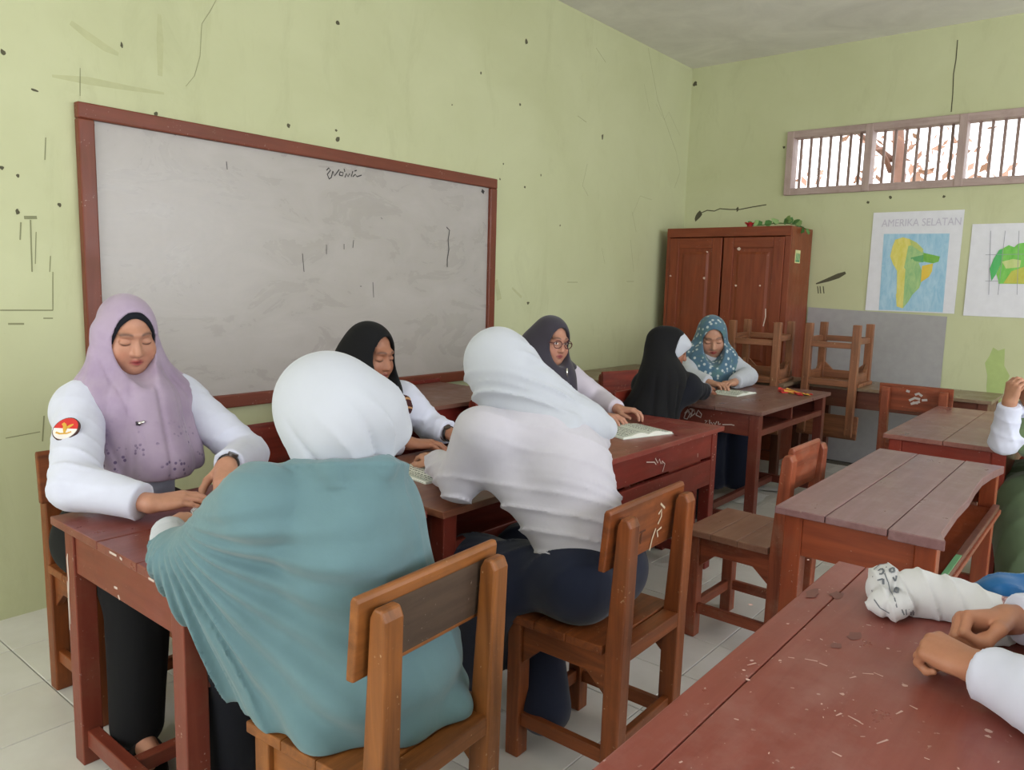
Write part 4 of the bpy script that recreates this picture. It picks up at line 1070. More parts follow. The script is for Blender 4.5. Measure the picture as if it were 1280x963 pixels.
def hf1(P, d):
    below = np.clip((1.10-P[:, 2])/.12, 0, 1)
    ang = np.arctan2(P[:, 0]-1.085, 2.50-P[:, 1])
    return d+below*(.011*crease(ang*3.6+.8*wave(P, 5, 6)+1.3, 3)+.005*crease(ang*9+1.2*wave(P, 6, 7), 3))+.002*wave(P, 7, 14)+.006*np.clip((1.2-P[:, 2])/.1, 0, 1)*crease(P@A(40, 0, 10)+wave(P, 8, 6)+.6, 4)*(P[:, 0] < 1.03)+.010*np.exp(-((P[:, 0]-1.09-.02*(P[:, 2]-.9))/.006)**2)*(P[:, 1] < 2.4)*(P[:, 2] < 1.03)*.5
hij.then(hf1).then(H1.opening(.063, -.004, .099, -.01)).then(lambda P, d: smax(d, .735+.10*np.clip(P[:, 1]-2.36, 0, 1)-P[:, 2], .008))
cap = H1.hood(.007, False); cap.then(H1.opening(.058, -.022, .098, -.02))
p1 = person('woman in a lavender floral hijab and white uniform shirt seated behind the nearest left desk', J, H1, [hR, hL],
    [('hijab', hij, M_LAV, .0055), ('inner_cap', cap, M_NAVYB, .004), ('shirt', shirt(J, (.14, .13), (.070, .064, .047), .10, 11), M_SHIRT, .007), ('trousers', legs(J, .130, .088, .070, .022, 13), M_BLACK, .010)], feet=ft, tone=(184, 134, 110), lips=(150, 58, 62))
for an, dd, st in ((J['anR'], (-.1, -1, 0), M_SAND), (J['anL'], (.15, -1, 0), M_PURPLE)):
    a = np.array(an); d = unit(dd); s_ = np.cross(d, (0, 0, 1)); mb = MB(); n = 16
    ol = [a+d*(.06+.115*math.cos(2*PI*i/n))+s_*(.042*math.sin(2*PI*i/n)) for i in range(n)]
    mb.add([(p[0], p[1], .003) for p in ol]+[(p[0], p[1], .028) for p in ol], [tuple(range(n-1, -1, -1)), tuple(range(n, 2*n))]+[(i, (i+1) % n, n+(i+1) % n, n+i) for i in range(n)])
    sl = wpart(p1, 'sandal', mb, M_SAND, .004)
    mb = MB(); mb.tube([a+d*.055+s_*t*.042+np.array((0, 0, -.078+.062*math.cos(t*1.35))) for t in np.linspace(-1, 1, 9)], .009, 6)
    q = wpart(p1, 'strap', mb, st, smooth=True); q.parent = sl
sh1 = shirt(J, (.14, .13), (.070, .064, .047), .10, 11)
pp, nn = trace(sh1, 83, 537)
def disc(c, nn, r, thick, a0=0, a1=2*PI, n=28):
    nn = unit(nn); u_ = unit(np.cross((0, 0, 1), nn)); v_ = np.cross(nn, u_); mb = MB(); c = np.array(c)
    ring = [c+u_*r*math.cos(a0+(a1-a0)*i/n)+v_*r*math.sin(a0+(a1-a0)*i/n) for i in range(n+(0 if abs(a1-a0-2*PI) < 1e-6 else 1))]
    m_ = len(ring); mb.add([p-nn*.004 for p in ring]+[p+nn*thick for p in ring], [tuple(range(m_-1, -1, -1)), tuple(range(m_, 2*m_))]+[(i, (i+1) % m_, m_+(i+1) % m_, m_+i) for i in range(m_)])
    return mb, u_, v_
mb, u_, v_ = disc(pp, nn, .037, .0035); bdg = wpart(p1, 'sleeve_badge', mb, plain('badge_rim', (70, 40, 36), .7))
mb, _, _ = disc(pp, nn, .034, .0050, 0, PI); wpart(p1, 'red_half', mb, plain('badge_red', (196, 44, 40), .7)).parent = bdg
mb, _, _ = disc(pp, nn, .034, .0050, PI, 2*PI); wpart(p1, 'white_half', mb, plain('badge_white', (226, 220, 216), .7)).parent = bdg
em = MB(); lift = nn*.0058
em.ribbon([pp+lift+u_*x+v_*y for x, y in ((-.014, .016), (-.006, .010), (0, -.002), (.004, -.016))], [.008, .010, .012, .004], nn)
em.ribbon([pp+lift+u_*x+v_*y for x, y in ((.018, .014), (.010, .008), (.002, .0))], [.004, .009, .008], nn)
em.ribbon([pp+lift+u_*x+v_*y for x, y in ((-.022, -.014), (-.008, -.018), (.010, -.016), (.022, -.010))], .005, nn)
wpart(p1, 'gold_emblem', em, plain('badge_gold', (206, 160, 60), .5)).parent = bdg
for o in bpy.data.objects:
    if o.parent == bdg: o.location = (0, 0, 0)
pp, nn = trace(hij, 175, 530); u_ = unit(np.cross((0, 0, 1), nn)); v_ = np.cross(nn, u_)
br = wpart(p1, 'brooch', MB().tube([pp-u_*.012+v_*.004, pp+nn*.004, pp+u_*.014+v_*.008], [.004, .006, .004], 8), M_SILVER, smooth=True)
wpart(p1, 'brooch_stone', MB().tube([pp+nn*.004-u_*.008-v_*.004, pp+nn*.009-u_*.004, pp+nn*.004+u_*.004-v_*.003], [.003, .006, .003], 8), plain('dark_stone', (40, 30, 40), .3), smooth=True).parent = br
dL = D_(J['wrL'], J['elL'])
wt = band(p1, 'wrist_watch', np.array(J['wrL'])+unit(dL)*.022, dL, .029, .02, M_WATCH)
mb, _, _ = disc(np.array(J['wrL'])+unit(dL)*.022+np.array((.012, -.008, .029)), (.3, -.2, .9), .015, .004); wpart(p1, 'watch_face', mb, plain('watch_face', (60, 50, 44), .3)).parent = wt
for hs_, u0, v0 in ((hR, 265, 622), (hL, 281, 613)):
    pp, nn = trace(hs_, u0, v0); band(p1, 'ring', pp-nn*.008, (.8, -.5, 0) if hs_ is hR else (-.4, -.7, -.4), .0095, .005, M_GOLD if hs_ is hR else M_SILVER, .0018)

# 2: girl in white hijab and teal shawl
J = dict(P=(1.01, 1.21, .54), C=(.945, 1.24, .83), N=(.955, 1.22, 1.00), shL=(.80, 1.29, .925), shR=(1.055, 1.25, .89),
         elL=(.795, 1.575, .742), wrL=(.862, 1.775, .738), elR=(1.03, 1.52, .765), wrR=(1.045, 1.78, .745), hip=(-.20, .03, 0),
         knL=(.90, 1.56, .48), anL=(.92, 1.60, .09), knR=(1.10, 1.54, .48), anR=(1.12, 1.56, .09))
H2 = Head((.950, 1.262, 1.062), (-.32, .95), 22, -6, 1.03)
hL2 = forearm(hand(J['wrL'], (.86, .42, .0), (-.25, -.25, .9), -1, (25, 30, 25), .05, .92, 'along'), J['wrL'], J['elL'])
hR2 = forearm(hand(J['wrR'], (-.12, .95, .02), (0, 0, 1), 1, (30, 30, 20), .05, .92, 'along'), J['wrR'], J['elR'])
hd2 = H2.hood(.020)
hd2.e(H2.w(0, -.04, .0), (.098, .105, .095), H2.R, .03)
hd2.c(H2.w(.02, -.04, -.04), (.985, 1.215, .985), .075, .070, .04).e(at(484, 540, y=1.20), (.050, .05, .042), None, .03).e(at(468, 510, y=1.2), (.055, .06, .055), None, .04)
def hf2(P, d):
    L = H2.loc(P); low = np.clip((.05-L[:, 2])/.10, 0, 1)
    t = L@A(22, 8, 9)+2.0*wave(P, 21, 9); ang = np.arctan2(L[:, 0], -L[:, 1]+.02)
    return d+low*(.011*crease(ang*3.2+9*L[:, 2]+1.6+.7*wave(P, 28, 6), 5)-.012*ridge(ang*4.5+14*L[:, 2]+.8+.8*wave(P, 22, 7), P, 25, 3, 7, -.4)-.004*ridge(t, P, 26, 3, 9))+.0015*wave(P, 23, 14)
hd2.then(hf2).then(H2.opening(.058, -.02, .085, .02)).then(lambda P, d: smax(d, .955-P[:, 2], .01))
sw = S()
sw.chain([(1.01, 1.21, .54), (.96, 1.235, .80)], [.150, .138], .05)
sw.c((.83, 1.28, .90), (1.045, 1.215, .885), .085, .082, .05).c((.95, 1.20, .84), (.962, 1.20, .93), .125, .098, .04).c((.955, 1.215, .90), (.96, 1.215, .975), .105, .075, .04)
sw.c((.80, 1.29, .91), J['elL'], .078, .046, .03).c(J['elL'], (.81, 1.63, .738), .044, .036, .02)
sw.c(J['shR'], J['elR'], .075, .070, .03).c(J['elR'], (1.02, 1.74, .760), .066, .050, .03)
# the sheet hanging from the left arm to the seat, and the lap behind it
for a_, b_, r0, r1 in (((.79, 1.61, .740), (.865, 1.44, .475), .050, .036), ((.785, 1.56, .740), (.86, 1.39, .47), .062, .044), ((.80, 1.48, .76), (.87, 1.32, .47), .066, .045), ((.82, 1.40, .78), (.88, 1.28, .48), .085, .055), ((.86, 1.36, .78), (.92, 1.22, .50), .10, .075)):
    sw.c(a_, b_, r0, r1, .04)
sw.e((.92, 1.34, .60), (.10, .14, .15), None, .05).e((1.02, 1.19, .54), (.19, .17, .115), None, .05)
sw.chain([(.865, 1.37, .462), (.875, 1.19, .455), (.99, 1.075, .452), (1.12, 1.055, .448), (1.20, 1.12, .445)], [.045, .05, .040, .032, .022], .04)
sw.chain([(1.06, 1.2, .82), (1.10, 1.17, .62), (1.165, 1.14, .47)], [.078, .078, .042], .05)
sw.c((.95, 1.40, .55), (1.12, 1.38, .54), .11, .11, .06)
ua = A(*unit((.50, -.22, .82)))
def sf(P, d):
    # folds fan out from the left forearm down and back to the seat; the back itself stays smoother
    left = np.clip((1.02-P[:, 0]+.35*(P[:, 1]-1.2))/.12, 0, 1)*np.clip((.95-P[:, 2])/.12, 0, 1)
    lowb = np.clip((.62-P[:, 2])/.12, 0, 1)*(1-left)
    Q = P-A(.86, 1.66, .82); qx = Q@CR.astype(np.float32); qy = -(Q@CU.astype(np.float32)); rr = np.sqrt(qx*qx+qy*qy)
    ang = np.arctan2(qy, qx); amp = np.clip((rr-.04)/.16, 0, 1)
    t = ang*17+5*rr*rr+.9*wave(P, 31, 4.5); t3 = ang*27+1.4*wave(P, 37, 6)
    t2 = P@A(16, 8, 46)+2.2*wave(P, 32, 5)
    arm = np.clip((P[:, 1]-1.40)/.1, 0, 1)*np.clip((P[:, 2]-.70)/.05, 0, 1)
    back = 1-np.clip(left+lowb, 0, 1)
    q = left*amp*(.024*(.5+.5*np.cos(2*t))*(.70+.30*wave(P, 39, 5))+.009*np.clip((rr-.18)/.1, 0, 1)*ridge(t3, P, 40, 2.2, 8))
    q = q+.022*lowb*ridge(t2, P, 42, 1.8, 6, -.4)
    q = q+back*(.008*ridge(P@A(24, 8, 4)+1.2*wave(P, 33, 5), P, 43, 3)+.007*ridge(P@A(16, 5, 26)+2*wave(P, 35, 6), P, 44, 4))
    q = q+.007*arm*ridge(P@A(18, 48, 20)+1.6*wave(P, 38, 8), P, 45, 3, 8, -.4)
    return d-q+.007*left+.0015*wave(P, 34, 14)
sw.then(sf).then(lambda P, d: smax(smax(d, .4325-P[:, 2], .004), np.where(P[:, 0] < .93, P[:, 1]-1.625, -1), .006))
def notch(P, d):   # the hood goes down inside the collar
    q = np.sqrt(((P-A(.962, 1.215, 1.035))**2*A(1, 1, .55)).sum(1))-.080
    return smax(d, -q, .02)
sw.then(notch)
col2 = S().chain([(.870, 1.26, .975), (.890, 1.16, .985), (.97, 1.118, .985), (1.045, 1.155, .958)], [.022, .024, .025, .022], .012).then(lambda P, d: d-.008*ridge(P@A(12, 20, 70)+2*wave(P, 36, 9), P, 46, 2, 8, -.5))
sw.sub(col2, .012)
sl2 = S().c(np.array(J['elL'])+(.0, .05, 0), np.array(J['wrL'])-(.012, .03, 0), .046, .038, .02)
sl2.then(lambda P, d: d-.004*ridge(P@A(20, 60, 10)+2*wave(P, 41, 9), P, 47, 3, 9)).then(lambda P, d: smax(d, (P-A(*(np.array(J['wrL'])-(.006, .016, 0))))@A(*unit(D_(J['elL'], J['wrL']))), .006))
p2 = person('girl with her back to the camera in white hijab and large teal shawl', J, H2, [hL2, hR2],
    [('hijab', hd2, M_HOODW, .0055), ('shawl', sw, M_TEAL, .0052), ('sleeve', sl2, M_HOODW, .005), ('trousers', legs(J, .07, .065, .06, .07, 43), M_NAVYB, .011)], tone=(182, 132, 106), hh=.004)
for o_ in [x for x in bpy.data.objects if x.parent == p2 and x.name.startswith('sleeve')]: pass

# 3: woman in black hijab behind the middle desk
J = dict(P=(1.87, 2.36, .53), C=(1.93, 2.36, .78), N=(1.945, 2.35, .935), shL=(2.105, 2.31, .875), shR=(1.775, 2.36, .865),
         elL=(2.185, 2.235, .765), wrL=(2.165, 2.085, .748), elR=(1.775, 2.18, .765), wrR=(1.945, 2.09, .742), hip=(.22, 0, 0),
         knL=(1.96, 2.02, .49), anL=(1.97, 2.0, .09), knR=(1.78, 2.02, .49), anR=(1.78, 2.0, .09))
H3 = Head((1.955, 2.325, 1.055), (.12, -.99), 10, 0)
hL3 = forearm(hand(J['wrL'], (.05, -.98, -.02), (.25, 0, 1), 1, (20, 26, 18), .05, .96, 'along'), J['wrL'], J['elL'])
hR3 = forearm(hand(J['wrR'], (.70, -.65, -.02), (0, 0, 1), -1, (16, 22, 16), .06, .96, 'side'), J['wrR'], J['elR'])
hj3 = H3.hood(.015)
hj3.c((1.945, 2.34, 1.0), (1.945, 2.30, .90), .085, .10, .05).c((1.93, 2.40, 1.03), (1.93, 2.42, .88), .075, .10, .06)
for sh in (J['shL'], J['shR']): hj3.c((1.945, 2.345, 1.0), np.array(sh)*.55+np.array((1.945, 2.345, .94))*.45, .07, .07, .06)
hj3.c((1.955, 2.285, .90), (1.985, 2.25, .74), .08, .075, .05)
hj3.then(lambda P, d: d+np.clip((1.02-P[:, 2])/.1, 0, 1)*.011*crease(np.arctan2(P[:, 0]-1.94, 2.40-P[:, 1])*4+1.3*wave(P, 51, 8))+.003*wave(P, 52, 18))
hj3.then(H3.opening(.061, -.006, .096, -.008)).then(lambda P, d: smax(d, .735-P[:, 2], .006))
vest = S().chain([J['P'], J['C']], [.15, .142], .08).c(np.array(J['shL'])-(.015, 0, .03), np.array(J['shR'])-(-.015, 0, .03), .088, .088, .06)
vest.then(lambda P, d: d+.005*wave(P, 53, 16)).then(lambda P, d: smax(d, np.abs(P[:, 0]-1.94)-.205, .01))
p3 = person('woman in a black hijab, maroon batik vest and white sleeves below the whiteboard', J, H3, [hL3, hR3],
    [('hijab', hj3, M_BLACK, .006), ('vest', vest, M_BATIK, .009), ('blouse', shirt(J, (.12, .12), (.068, .060, .046), .16, 54), M_SHIRT, .008), ('skirt', legs(J, .15, .09, .08, .06, 56), M_BLACK, .013)], tone=(160, 110, 86), lips=(140, 76, 72), hh=.003, hs=.003)
wt = band(p3, 'wrist_watch', np.array(J['wrL'])+(.0, .012, 0), (.05, -.98, 0), .029, .012, M_WATCH)
band(p3, 'bracelet', np.array(J['wrL'])+(.0, .032, 0), (.05, -.98, .15), .031, .006, M_SILVER)
mb, _, _ = disc(np.array(J['wrL'])+(-.010, .010, .027), (-.4, -.2, .9), .014, .005); wpart(p3, 'watch_face', mb, plain('watch_face', (60, 50, 44), .3)).parent = wt

# 4: girl in white hijab and pale shirt, leaning over the middle desk
J = dict(P=(1.770, 1.135, .54), C=(1.765, 1.265, .82), N=(1.715, 1.355, .985), shL=(1.565, 1.395, .935), shR=(1.925, 1.285, .90),
         elL=(1.575, 1.475, .786), wrL=(1.80, 1.80, .745), elR=(1.985, 1.50, .768), wrR=(1.98, 1.79, .745), hip=(-.17, 0, 0),
         knL=(1.665, 1.50, .49), anL=(1.66, 1.50, .09), knR=(1.86, 1.46, .49), anR=(1.70, 1.24, .12))
H4 = Head((1.685, 1.435, 1.09), (-.02, 1), 30, -6)
hL4 = forearm(hand(J['wrL'], (.4, .9, 0), (0, 0, 1), -1, (20, 25, 20), .05, .92, 'along'), J['wrL'], J['elL'])
hR4 = forearm(hand(J['wrR'], (.15, .95, 0), (0, 0, 1), 1, (20, 25, 20), .05, .92, 'along'), J['wrR'], J['elR'])
hj4 = H4.hood(.014)
hj4.c(H4.w(0, -.05, -.02), (1.75, 1.335, 1.03), .080, .080, .04)
hj4.c((1.73, 1.345, 1.02), (1.86, 1.245, .945), .080, .068, .04).c((1.85, 1.255, .95), (1.925, 1.22, .925), .06, .042, .03)
hj4.c((1.71, 1.34, 1.0), (1.75, 1.24, .95), .065, .05, .03).c((1.80, 1.40, .98), (1.92, 1.32, .91), .06, .05, .03)
def hf4(P, d):
    bk = np.clip((1.12-P[:, 2])/.08, 0, 1)
    t = P@A(34, 10, 52)+1.4*wave(P, 61, 5)
    L = H4.loc(P); sw_ = np.exp(-((L[:, 0]-.02)/.05)**2-((L[:, 2]+.02)/.06)**2)
    return d-.013*bk*ridge(t, P, 59, 2.2, 6, -.5)-.006*bk*ridge(t*1.9, P, 58, 3, 8, -.2)-.010*sw_*crease(L@A(50, 20, 60)+1.5*wave(P, 63, 8), 2.5)+.0015*wave(P, 62, 14)
hj4.then(hf4).then(H4.opening(.052, -.022, .080, .035)).then(lambda P, d: smax(d, (.895+.05*np.clip(1.9-P[:, 0], 0, 1))-P[:, 2], .008))
st4 = S()
Pv, Cv, Nv = [np.array(J[x]) for x in 'PCN']
st4.chain([Pv+(0, .0, -.02), Pv*.55+Cv*.45, Cv, (1.74, 1.31, .90)], [.132, .128, .142, .115], .05)
st4.c(np.array(J['shL'])-(-.04, .02, .02), np.array(J['shR'])-(.04, 0, .02), .082, .085, .05)
st4.c((1.74, 1.33, .93), (1.72, 1.35, .985), .09, .065, .05)
for s_ in 'LR':
    sh, el, wr = [np.array(J[x+s_], float) for x in ('sh', 'el', 'wr')]
    arm = S().chain([sh, el], [.076, .062], .02).chain([el, wr+(el-wr)*.12], [.062, .046], .02)
    axs = A(*unit(el-sh))
    arm.then(lambda P, d, axs=axs: d-.002*ridge(P@(axs*44)+P@A(30, 10, 0)+1.4*wave(P, 64, 7), P, 76, 3, 8)+.0015*wave(P, 65, 14))
    st4.sub(arm, .03)
st4.c((1.62, 1.36, .82), (1.68, 1.22, .66), .06, .045, .05)      # cloth hanging under the left arm
def sf4(P, d):
    lowr = np.clip((.86-P[:, 2])/.12, 0, 1)
    t = P@A(26, 8, 54)+1.2*wave(P, 66, 5)
    return d-lowr*.013*ridge(t, P, 77, 2.6, 6, -.35)-.006*ridge(P@A(22, 10, 38)+1.8*wave(P, 67, 6), P, 78, 3, 6)+.0015*wave(P, 68, 14)
st4.then(sf4).then(lambda P, d: smax(d, .535+.13*np.clip((P[:, 0]-1.83)/.05, 0, 1)+.055*np.clip((1.07-P[:, 1])/.03, 0, 1)*np.clip((P[:, 0]-1.70)/.05, 0, 1)-P[:, 2], .006))
sk4 = legs(J, .120, .088, .080, .05, 71)
sk4.c((1.60, 1.35, .46), (1.63, 1.46, .25), .085, .095, .06)
p4 = person('girl seen from behind in white hijab, pale shirt and navy skirt leaning over a desk', J, H4, [hL4, hR4],
    [('hijab', hj4, M_HOODW, .006), ('shirt', st4, M_SHIRT2, .0065), ('skirt', sk4, M_NAVY, .010)], hh=.004, hs=.003)

# 5: woman with glasses
J = dict(P=(3.04, 2.30, .53), C=(3.075, 2.32, .78), N=(3.085, 2.33, .94), shL=(3.25, 2.29, .875), shR=(2.92, 2.32, .87),
         elL=(3.32, 2.14, .765), wrL=(3.215, 1.955, .748), elR=(2.90, 2.14, .765), wrR=(3.0, 1.93, .745), hip=(.22, 0, 0),
         knL=(3.14, 2.0, .49), anL=(3.14, 1.98, .09), knR=(2.96, 2.0, .49), anR=(2.96, 1.98, .09))
H5 = Head((3.10, 2.295, 1.062), (-.28, -.96), 6, -4)
hL5 = forearm(hand(J['wrL'], (.10, -.95, .03), (.1, 0, 1), 1, (22, 32, 26), .07, .96, 'side'), J['wrL'], J['elL'])
hR5 = forearm(hand(J['wrR'], (.2, -.95, 0), (0, 0, 1), -1, (20, 28, 20), .05, .96, 'along'), J['wrR'], J['elR'])
hj5 = H5.hood(.016)
hj5.c((3.085, 2.32, 1.0), (3.10, 2.27, .88), .085, .10, .05).c((3.07, 2.38, 1.04), (3.05, 2.40, .88), .075, .105, .06)
for sh in (J['shL'], J['shR']): hj5.c((3.085, 2.325, 1.0), np.array(sh)+(0, 0, .0), .07, .075, .06)
hj5.c((3.10, 2.25, .88), (3.13, 2.22, .78), .085, .07, .05)
hj5.then(lambda P, d: d+np.clip((1.02-P[:, 2])/.1, 0, 1)*.010*crease(np.arctan2(P[:, 0]-3.08, 2.38-P[:, 1])*4+1.3*wave(P, 81, 8))+.003*wave(P, 82, 18))
hj5.then(H5.opening(.061, -.010, .094, -.008)).then(lambda P, d: smax(d, .80-P[:, 2], .006))
p5 = person('woman in a charcoal hijab and round glasses at the dark red desk', J, H5, [hL5, hR5],
    [('hijab', hj5, M_CHAR, .006), ('blouse', shirt(J, (.14, .135), (.070, .062, .046), .10, 83), M_LILAC, .008), ('skirt', legs(J, .15, .09, .08, .06, 84), M_BLACK, .013)], tone=(184, 134, 112), lips=(140, 60, 64), eyes='open', hh=.003, hs=.003)
M_GLS = plain('glasses_frame', (84, 34, 34), .35)
gm = MB()
for sx in (-1, 1):
    gm.tube([H5.w(sx*.033+.024*math.cos(a), .100-.10*abs(sx*.033+.024*math.cos(a))*.5, .004+.019*math.sin(a)) for a in np.linspace(0, 2*PI, 21)], .0022, 6, False)
    gm.tube([H5.w(sx*.057, .098, .010), H5.w(sx*.070, .06, .008), H5.w(sx*.074, .0, .004)], .002, 6)
gm.tube([H5.w(-.010, .101, .008), H5.w(0, .104, .011), H5.w(.010, .101, .008)], .002, 6)
gl5 = wpart(p5, 'glasses', gm, M_GLS, smooth=True)
k = N('lens_glass'); k.set(Base_Color=(1, 1, 1), Roughness=.02); k.b.inputs['Transmission Weight'].default_value = 1.0; k.b.inputs['IOR'].default_value = 1.08
for sx in (-1, 1):
    ring = [H5.w(sx*.033+.0225*math.cos(a), .100-.05*abs(sx*.033+.0225*math.cos(a)), .004+.0175*math.sin(a)) for a in np.linspace(0, 2*PI, 21)[:-1]]
    wpart(p5, 'lens', MB().add(ring, [tuple(range(20))]), k.m).parent = gl5
pp, nn = trace(hj5, 708, 467); wpart(p5, 'brooch', MB().tube([pp+(0, 0, .025)+nn*.003, pp+nn*.004, pp+(0, 0, -.02)+nn*.003], .005, 8), M_SILVER, smooth=True)

# 6: girl in a long black veil at the end of the worn desk
J = dict(P=(3.60, 2.0, .53), C=(3.68, 1.97, .75), N=(3.745, 1.955, .90), shL=(3.72, 2.09, .835), shR=(3.775, 1.87, .84),
         elL=(3.92, 2.07, .77), wrL=(4.15, 2.03, .752), elR=(4.02, 1.905, .768), wrR=(4.25, 1.985, .752), hip=(.0, .2, 0),
         knL=(3.95, 2.05, .48), anL=(4.0, 2.05, .09), knR=(3.95, 1.88, .48), anR=(4.02, 1.88, .09))
H6 = Head((3.772, 1.982, 1.015), (.62, -.78), 18, 0, .94)
hL6 = forearm(hand(J['wrL'], (.95, .0, 0), (0, 0, 1), -1, (20, 25, 20), .05, .88, 'along'), J['wrL'], J['elL'], .023)
hR6 = forearm(hand(J['wrR'], (.97, .18, .0), (0, -.2, 1), 1, (10, 14, 10), .03, .88, 'along'), J['wrR'], J['elR'], .023)
vl = H6.hood(.014)
vl.c(H6.w(0, -.05, -.03), (3.70, 1.955, .87), .075, .10, .03).c((3.66, 1.965, .84), (3.58, 2.01, .60), .13, .15, .05)
vl.c((3.58, 2.01, .62), (3.56, 2.02, .47), .15, .165, .05)
vl.c(J['shR'], J['elR'], .060, .042, .03).c(J['shL'], J['elL'], .060, .042, .03).c((3.63, 1.97, .86), H6.w(0, -.08, .03), .10, .07, .04)
vl.then(lambda P, d: d+np.clip((.95-P[:, 2])/.15, 0, 1)*(.012*crease(np.arctan2(P[:, 1]-1.95, P[:, 0]-3.62)*4.5+1.4*wave(P, 91, 7))+.005*wave(P, 92, 14)))
vl.then(H6.opening(.095, -.012, .118, .012)).then(lambda P, d: smax(d, .44-P[:, 2], .006))
wc = H6.hood(.012, False); wc.e(H6.w(0, .045, .058), np.array((.062, .058, .030)), H6.R, .03); wc.then(H6.opening(.070, -.058, .090, .0))
wc.then(lambda P, d: np.maximum(d, (.01-H6.loc(P)[:, 1])*.9))
p6 = person('girl in a long black veil with white cap band at a desk end', J, H6, [hL6, hR6],
    [('veil', vl, M_BLACK, .008), ('inner_cap', wc, M_HOODW, .005), ('dress', shirt(J, (.12, .12), (.052, .045, .037), .06, 93), M_NAVYB, .009), ('skirt', legs(J, .14, .09, .085, .04, 94), M_BLACK, .013)], tone=(148, 98, 76), hh=.0035, hs=.003)
band(p6, 'cuff_stripe', np.array(J['wrR'])+unit(D_(J['wrR'], J['elR']))*.05, D_(J['wrR'], J['elR']), .0385, .006, plain('grey_stripe', (150, 150, 156), .8), .003)

# 7: woman in patterned blue hijab
J = dict(P=(4.93, 2.33, .53), C=(4.935, 2.32, .75), N=(4.945, 2.315, .905), shL=(5.03, 2.18, .84), shR=(4.86, 2.43, .84),
         elL=(5.01, 2.04, .768), wrL=(4.74, 2.02, .748), elR=(4.66, 2.30, .768), wrR=(4.60, 2.12, .745), hip=(.12, -.17, 0),
         knL=(4.80, 1.98, .48), anL=(4.78, 1.96, .09), knR=(4.66, 2.12, .48), anR=(4.66, 2.1, .09))
H7 = Head((4.945, 2.285, 1.015), (-.82, -.53), 20, 4, 1.16)
hL7 = forearm(hand(J['wrL'], (-.95, .15, 0), (0, 0, 1), 1, (20, 24, 18), .05, .94, 'along'), J['wrL'], J['elL'])
hR7 = forearm(hand(J['wrR'], (-.2, -.9, 0), (0, 0, 1), -1, (20, 24, 18), .05, .94, 'along'), J['wrR'], J['elR'])
hj7 = H7.hood(.017)
fd = np.array((-.82, -.57, 0)); sd = np.array((.57, -.82, 0)); b7 = np.array((4.945, 2.30, 0))
hj7.c(b7+(0, 0, .98), b7+fd*.05+(0, 0, .88), .09, .11, .03).c(b7-fd*.06+(0, 0, 1.0), b7-fd*.05+(0, 0, .84), .08, .11, .06)
for s_ in (-1, 1):
    hj7.c(b7+sd*s_*.05+(0, 0, .97), b7+sd*s_*.135+(0, 0, .84), .07, .075, .03); hj7.c(b7+sd*s_*.10+fd*.06+(0, 0, .88), b7+sd*s_*.09+fd*.10+(0, 0, .73), .08, .075, .05)
hj7.c(b7+fd*.08+(0, 0, .88), b7+fd*.12+(0, 0, .73), .10, .10, .05)
def hf7(P, d):
    q = P-b7.astype(np.float32); a = np.arctan2(q@sd.astype(np.float32), q@fd.astype(np.float32)+.04)
    return d+np.clip((1.02-P[:, 2])/.1, 0, 1)*.013*crease(a*4.4+1.2*wave(P, 101, 8)+.6)+.003*wave(P, 102, 18)
hj7.then(hf7).then(H7.opening(.061, -.008, .092, -.008)).then(lambda P, d: smax(d, .725-P[:, 2], .006))
p7 = person('woman in a patterned blue hijab seated in front of the wardrobe', J, H7, [hL7, hR7],
    [('hijab', hj7, M_BLUE, .007), ('blouse', shirt(J, (.135, .13), (.072, .064, .048), .10, 103), M_HOODW, .008), ('skirt', legs(J, .14, .09, .085, .05, 104), M_NAVY, .013)], tone=(186, 138, 114), lips=(160, 60, 62), hh=.0035, hs=.003)

# 8: person in green at the right edge, hands clasped above the bright red desk
J = dict(P=(4.20, .03, .54), C=(4.13, .07, .82), N=(4.08, .09, .99), shL=(3.97, .12, .92), shR=(4.26, .06, .92),
         elL=(3.775, .405, .745), wrL=(3.725, .395, .915), elR=(3.92, .36, .745), wrR=(3.80, .33, .915), hip=(-.2, .03, 0),
         knL=(3.92, .30, .47), anL=(3.86, .26, .09), knR=(4.22, .33, .47), anR=(4.22, .30, .09))
H8 = Head((4.06, .12, 1.13), (-.5, .87), 14)
hL8 = forearm(hand(J['wrL'], (.05, -.1, .95), (-.75, .55, 0), -1, (45, 50, 30), .05, .9, 'over'), J['wrL'], J['elL'])
hR8 = forearm(hand(J['wrR'], (-.30, .25, .92), (.55, -.6, .3), 1, (40, 55, 30), .05, .9, 'over'), J['wrR'], J['elR'])
hj8 = H8.hood(.016); hj8.c((4.08, .09, 1.02), (4.08, .10, .90), .085, .12, .06)
for sh in (J['shL'], J['shR']): hj8.c((4.08, .09, 1.0), sh, .07, .08, .06)
hj8.then(lambda P, d: d+.004*wave(P, 111, 14)).then(H8.opening(.055, -.02, .085, .0))
gs8 = S()
gs8.chain([J['P'], J['C']], [.16, .15], .08).c(J['shL'], J['shR'], .09, .09, .06)
gs8.c(J['shL'], (3.80, .385, .768), .085, .064, .06).c(J['shR'], (3.95, .30, .78), .085, .06, .06)
gs8.c((3.84, .30, .80), (3.86, .27, .62), .06, .04, .06).c((3.95, .20, .75), (4.0, .15, .55), .09, .10, .06)
gs8.then(lambda P, d: d-.012*ridge(P@A(20, 26, 36)+2*wave(P, 112, 6), P, 116, 2.5, 6, -.4))
sk8 = legs(J, .16, .115, .12, .03, 113)
sk8.c((3.90, .30, .46), (3.80, .29, .28), .10, .10, .06).c((3.78, .30, .36), (3.72, .29, .14), .09, .07, .06).c((4.2, .32, .45), (4.3, .3, .1), .12, .13, .06)
